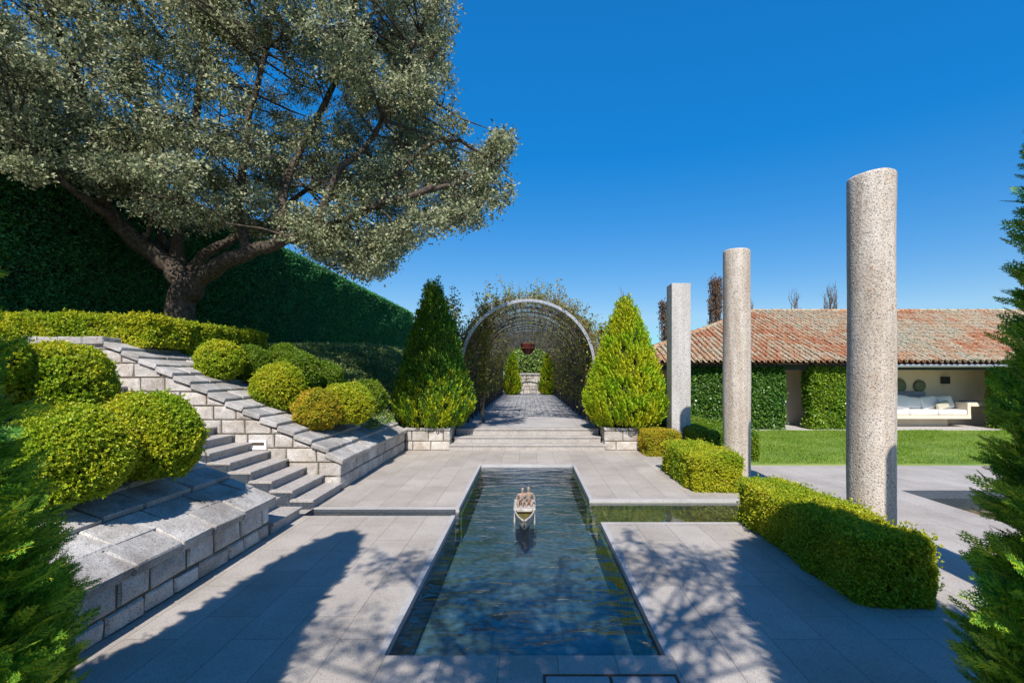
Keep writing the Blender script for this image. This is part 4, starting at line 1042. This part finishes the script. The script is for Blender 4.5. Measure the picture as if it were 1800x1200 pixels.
def ivy(x0, x1, y0, y1, z1, n, label, mat, seed):
    hedge(x0, x1, y0, y1, 0, z1, n, .11, label, mat, seed, 'ivy clad piers of the house', 'ivy', .04, 'core_dark', .1, .08, t_sprig(3, 4, .42), cat='ivy', spr=.05, lf=2)
ivy(4.35, 7.62, 15.12, 15.68, 1.92, 12000, 'widest dark ivy panel on the house front, behind the middle column', 'ivy', 1)
ivy(8.38, 10.2, 15.12, 15.68, 1.92, 8000, 'lighter green ivy panel on the house front left of the nearest column', 'ivy2', 2)
ivy(14.0, 15.9, 15.12, 15.68, 1.92, 7000, 'ivy panel on the house front right of the sofa, beside the right conifer', 'ivy2', 3)
# sofa
sf = empty('outdoor_sofa', (11.8, 16.1, .05), 'long white cushioned sofa on a floating pale base against the beige wall', 'sofa')
mb = MB(); mb.cbox(Vector((11.75, 16.12, .36)), Vector((1,0,0)), Yv, Vector((0,0,1)), 1.85, .42, .06, .01); mb.box(13.5, 13.6, 15.72, 16.5, .42, .80); mb.box(13.6, 14.3, 15.85, 16.45, .68, .80); mb.box(10.2, 13.2, 16.1, 16.5, .05, .30)
pbuild(mb, 'base', M['plaster'], sf)
for i in range(4):
    x = 9.98+.88*i; mb = MB(); mb.cbox(Vector((x+.43, 16.05, .50)), Vector((1,0,0)), Yv, Vector((0,0,1)), .43, .36, .08, .035, .004); pbuild(mb, 'seat_cushion', M['fabric'], sf)
for i in range(2):
    mb = MB(); mb.cbox(Vector((10.8+1.35*i, 16.5, .93)), Vector((1,0,0)), Yv, Vector((0,0,1)), .66, .06, .2, .05, .003); pbuild(mb, 'back_rest', M['grey_fabric'], sf)
rs = random.Random(3)
for i, x in enumerate((10.2, 10.75, 11.35, 11.75, 12.2, 12.65, 13.2)):
    a = rs.uniform(-.16, .16); X = Vector((math.cos(a), 0, math.sin(a))); Z = Vector((-math.sin(a)*.95, .3, math.cos(a)*.95)).normalized()
    mb = MB(); hw = rs.uniform(.22, .29); mb.cbox(Vector((x, 16.22-.05*(i % 2), .58+hw*.8)), X, X.cross(Z)*-1, Z, hw, .07, hw*.82, .055, .01)
    tag(mb.build('cushion', M['fabric']), ('white cushion half hidden behind the nearest column on the sofa','second white cushion from the column on the sofa','white cushion third from the column','white cushion in the middle of the sofa row','fifth white cushion along the sofa','striped looking white cushion third from the sofa right end','white square cushion leaning at the sofa right end')[i], 'cushion', 'cushions on the sofa')
mb = MB(); mb.cbox(Vector((12.92, 15.95, .70)), Vector((1,0,.3)).normalized(), Yv, Vector((-.3,0,1)).normalized(), .2, .05, .13, .045, .008)
tag(mb.build('cushion', M['linen']), 'small beige linen cushion in front of the white end cushion', 'cushion', 'cushions on the sofa')
# wall discs and lamp
def disc(px, py, r, label):
    d = 16.5; c = at(px, py, d); mb = MB(); n = 28
    mb.lathe([(r*.9, 0), (r, .02), (r*.96, .06), (r*.8, .09), (r*.5, .11), (r*.25, .12), (.01, .12)], (0,0,0), n); mb.v = [(c.x+a, 16.6-z, c.z+b) for a, b, z in mb.v]
    tag(mb.build('wall_disc', M['patina'], None, True), label, 'wall ornament', 'round bronze wall ornaments')
disc(1582, 678, .25, 'larger round green bronze disc on the beige wall beside the column'); disc(1619, 678, .195, 'smaller round green bronze disc on the beige wall above the sofa')
lp = at(1662, 668, 16.5); wlm = empty('wall_lamp', (lp.x, 16.55, lp.z), 'black square wall lamp on the beige wall right of the discs', 'lamp')
mb = MB(); mb.cbox(Vector((lp.x, 16.5, lp.z)), Vector((1,0,0)), Yv, Vector((0,0,1)), .105, .07, .115, .008); pbuild(mb, 'shade', M['black'], wlm)
mb = MB(); mb.box(lp.x-.05, lp.x+.05, 16.57, 16.6, lp.z-.06, lp.z+.06); pbuild(mb, 'bracket', M['steel'], wlm)
mb = MB(); mb.cbox(Vector((13.95, 16.2, .825)), Vector((1,0,0)), Yv, Vector((0,0,1)), .2, .15, .022, .005); tag(mb.build('folded_cloth', M['grey_fabric']), 'pale blue grey folded cloth on the shelf at the sofa right end', 'cloth')

# ------------------------------------------------------------------ bare poplars beyond the roof
def poplar(px, top, d, label, leaves, n=46, wd=.5):
    x = (px-928)/F*d; h = EYE+(656-top)/F*d; r = empty('bare_poplar', (x, d, 0), label, 'tree', 'bare poplars beyond the roof'); st = MB()
    st.tube([(x, d, 0), (x+.05, d, h*.5), (x, d, h)], [.13, .07, .012], 6, False); LPs = []
    for i in range(n):
        z = h*random.uniform(.3, .93); a = random.uniform(0, 6.28); L = (h-z)*random.uniform(.35, .8)+.25; o_ = min(wd, .12+L*.3)*random.uniform(.6, 1)
        pts = [Vector((x, d, z)), Vector((x+o_*.7*math.cos(a), d+o_*.7*math.sin(a), z+L*.35)), Vector((x+o_*math.cos(a), d+o_*math.sin(a), z+L*.7)), Vector((x+o_*.95*math.cos(a), d+o_*math.sin(a), z+L))]
        st.tube(pts, [.028,.02,.015,.008], 3, False)
        for k in range(6 if leaves else 3):
            q = pts[1].lerp(pts[3], random.random()); e = q+Vector((random.gauss(0,.12), random.gauss(0,.12), random.uniform(.15,.4))); st.tube([q, e], [.011,.006], 3, False)
            if leaves:
                for m in range(4): LPs.append(tuple(q.lerp(e, random.random())))
    pbuild(st, 'trunk', M['bark2'], r)
    if leaves: A = np.array(LPs); scatter('crown', A+rng.normal(size=A.shape)*.05, rng.normal(size=A.shape), rng.uniform(.08,.14,len(A)), t_leaf(.35,.1), M['dead'], r)
poplar(1257, 492, 30, 'poplar with dead brown leaves just left of the middle column', True, 90, .42)
poplar(1396, 515, 32, 'thin bare poplar left of the bushier one above the roof', False, 22, .3)
poplar(1459, 505, 31, 'bushier bare poplar above the roof left of the nearest column', False, 60, .4)
poplar(1169, 538, 30, 'bare poplar with brown leaves mostly behind the square pillar', True, 50, .35)
poplar(1320, 525, 32, 'thin bare poplar right beside the middle column above the roof', False, 16, .25)
poplar(1096, 512, 30, 'slender bare poplar rising behind the golden conifer tip', False, 16, .25)

# ------------------------------------------------------------------ boat sculpture in the pool
bo = empty('boat_sculpture', (-.02, 5.95, 0), 'weathered boat sculpture with two seated figures standing in the pool', 'sculpture')
def hull(y):     # 0 bow .. 1 stern
    wdt = .125*math.sin(min(1, y*1.25+.02)*PI/2)**.75; return wdt
bc = -.04
O_ = MB(); n = 16; secs = []
for i in range(n+1):
    t = i/n; y = 5.52+.98*t; wd = max(.004, hull(t)); zt = .075+.035*(1-t)**2.5; sec = []
    for k in range(9):
        a = PI*k/8; sec.append(Vector((bc+wd*math.cos(a), y, zt-.16*math.sin(a)**.8*(.55+.45*t**.4))))
    secs.append(sec)
for s in secs: O_.v.extend([tuple(p) for p in s])
for i in range(n):
    for k in range(8): a = i*9+k; O_.f.append((a, a+1, a+10, a+9))
O_.f.append(tuple(n*9+k for k in range(9)))
pbuild(O_, 'hull', M['boat'], bo, True)
rim = MB()
for sg in (0, 8): rim.tube([s[sg]+Vector((0,0,.004)) for s in secs], .011, 6)
rim.cbox(Vector((bc, 6.5, .08)), Vector((1,0,0)), Yv, Vector((0,0,1)), .13, .012, .02, .004)
pbuild(rim, 'gunwale', M['boat'], bo, True)
bl = MB(); vv = []
for i in range(1, n+1):
    t = i/n; wd = hull(t)*.94; vv.append((5.52+.98*t, wd))
for i in range(len(vv)-1):
    (ya, wa), (yb, wb) = vv[i], vv[i+1]; bl.add([(bc-wa,ya,.045),(bc+wa,ya,.045),(bc+wb,yb,.045),(bc-wb,yb,.045)], [(0,1,2,3)])
pbuild(bl, 'bilge', M['bilge'], bo)
st_ = MB(); st_.cbox(Vector((bc, 6.2, .085)), Vector((1,0,0)), Yv, Vector((0,0,1)), .128, .17, .018, .006, .001); pbuild(st_, 'thwart', M['boat'], bo)
for sx in (-1, 1):
    mb = MB(); mb.tube([(bc+sx*.113, 6.02, .10), (bc+sx*.115, 6.01, .03), (bc+sx*.118, 6.0, -.07)], [.009,.011,.010], 8); mb.cbox(Vector((bc+sx*.11, 6.03, .1)), Vector((1,0,0)), Yv, Vector((0,0,1)), .02, .02, .012, .004); pbuild(mb, 'oar', M['boat'], bo)
mb = MB(); mb.tube([(bc, 6.1, -.42), (bc, 6.1, -.05)], .06, 12); mb.box(bc-.09, bc+.09, 5.9, 6.3, -.42, -.38); pbuild(mb, 'support', M['dark_stone'], bo)
def figure(x, y, z, s, lean, kn, arm, name):
    J = {}; E = []
    def j(n_, p, r): J[n_] = (Vector((x+p[0]*s, y+p[1]*s, z+p[2]*s)), r*s)
    j('pel', (0,0,.10), .115); j('bel', (lean*.25,-.03,.26), .10); j('che', (lean*.6,-.04,.44), .125); j('nek', (lean,-.05,.60), .055); j('chin', (lean*1.05,-.075,.67), .06); j('hed', (lean*1.1,-.06,.75), .088); j('top', (lean*1.1,-.04,.83), .062)
    for sg, q in ((-1,'l'),(1,'r')):
        j('sh'+q, (lean*.8+sg*.17,-.04,.53), .06); j('el'+q, (lean*.6+sg*(.25+arm[0]*.03),-.05-arm[1]*.05,.30), .042); j('wr'+q, (sg*.12+arm[2]*.05,-.24,.24+kn*.08), .030); j('ha'+q, (sg*.08+arm[2]*.05,-.31,.23+kn*.08), .034)
        j('hi'+q, (sg*.085,-.03,.08), .085); j('kn'+q, (sg*(.11),-.36,.12+kn*.22), .062); j('an'+q, (sg*.09,-.38-.04*kn,-.16+kn*.17), .038); j('fo'+q, (sg*.095,-.47,-.20+kn*.17), .032)
        E += [('che','sh'+q),('sh'+q,'el'+q),('el'+q,'wr'+q),('wr'+q,'ha'+q),('pel','hi'+q),('hi'+q,'kn'+q),('kn'+q,'an'+q),('an'+q,'fo'+q)]
    E += [('pel','bel'),('bel','che'),('che','nek'),('nek','chin'),('chin','hed'),('hed','top')]
    ks = list(J); L = bo.location; me = bpy.data.meshes.new('figure'); me.from_pydata([tuple(J[k][0]-L) for k in ks], [(ks.index(a), ks.index(b)) for a, b in E], [])
    ob = bpy.data.objects.new('figure', me); C.objects.link(ob); ob.parent = bo; me.materials.append(M['stat'])
    ob.modifiers.new('skin', 'SKIN'); sk = me.skin_vertices[0].data
    for i, k in enumerate(ks): sk[i].radius = (J[k][1], J[k][1]*.9); sk[i].use_root = (k == 'pel')
    sb_ = ob.modifiers.new('sub', 'SUBSURF'); sb_.levels = 2; sb_.render_levels = 2
    ob['label'] = name
    return ob
figure(bc-.05, 6.22, .10, .262, .09, .75, (0,0,1), 'left seated figure leaning in with raised knees')
figure(bc+.052, 6.24, .10, .272, -.02, .35, (1,1,-1), 'right seated figure sitting taller')

# ------------------------------------------------------------------ rusty framed hatch in the paving
ht = empty('floor_hatch', (.46, 2.75, 0), 'rusty framed two part floor hatch at the bottom edge of the photo', 'hatch')
mb = MB(); t = .012; x0, x1, y0, y1 = .085, .835, 2.45, 2.885
mb.box(x0, x1, y1-t, y1, -.01, .008); mb.box(x0, x1, y0, y0+t, -.01, .008); mb.box(x0, x0+t, y0+t, y1-t, -.01, .008); mb.box(x1-t, x1, y0+t, y1-t, -.01, .008); mb.box(.454, .466, y0+t, y1-t, -.01, .007)
pbuild(mb, 'frame', M['rust'], ht)
for a, b in ((x0+t, .454), (.466, x1-t)):
    mb = MB(); mb.box(a+.003, b-.003, y0+t+.003, y1-t-.003, -.01, .004); pbuild(mb, 'cover_slab', M['kerb'], ht)
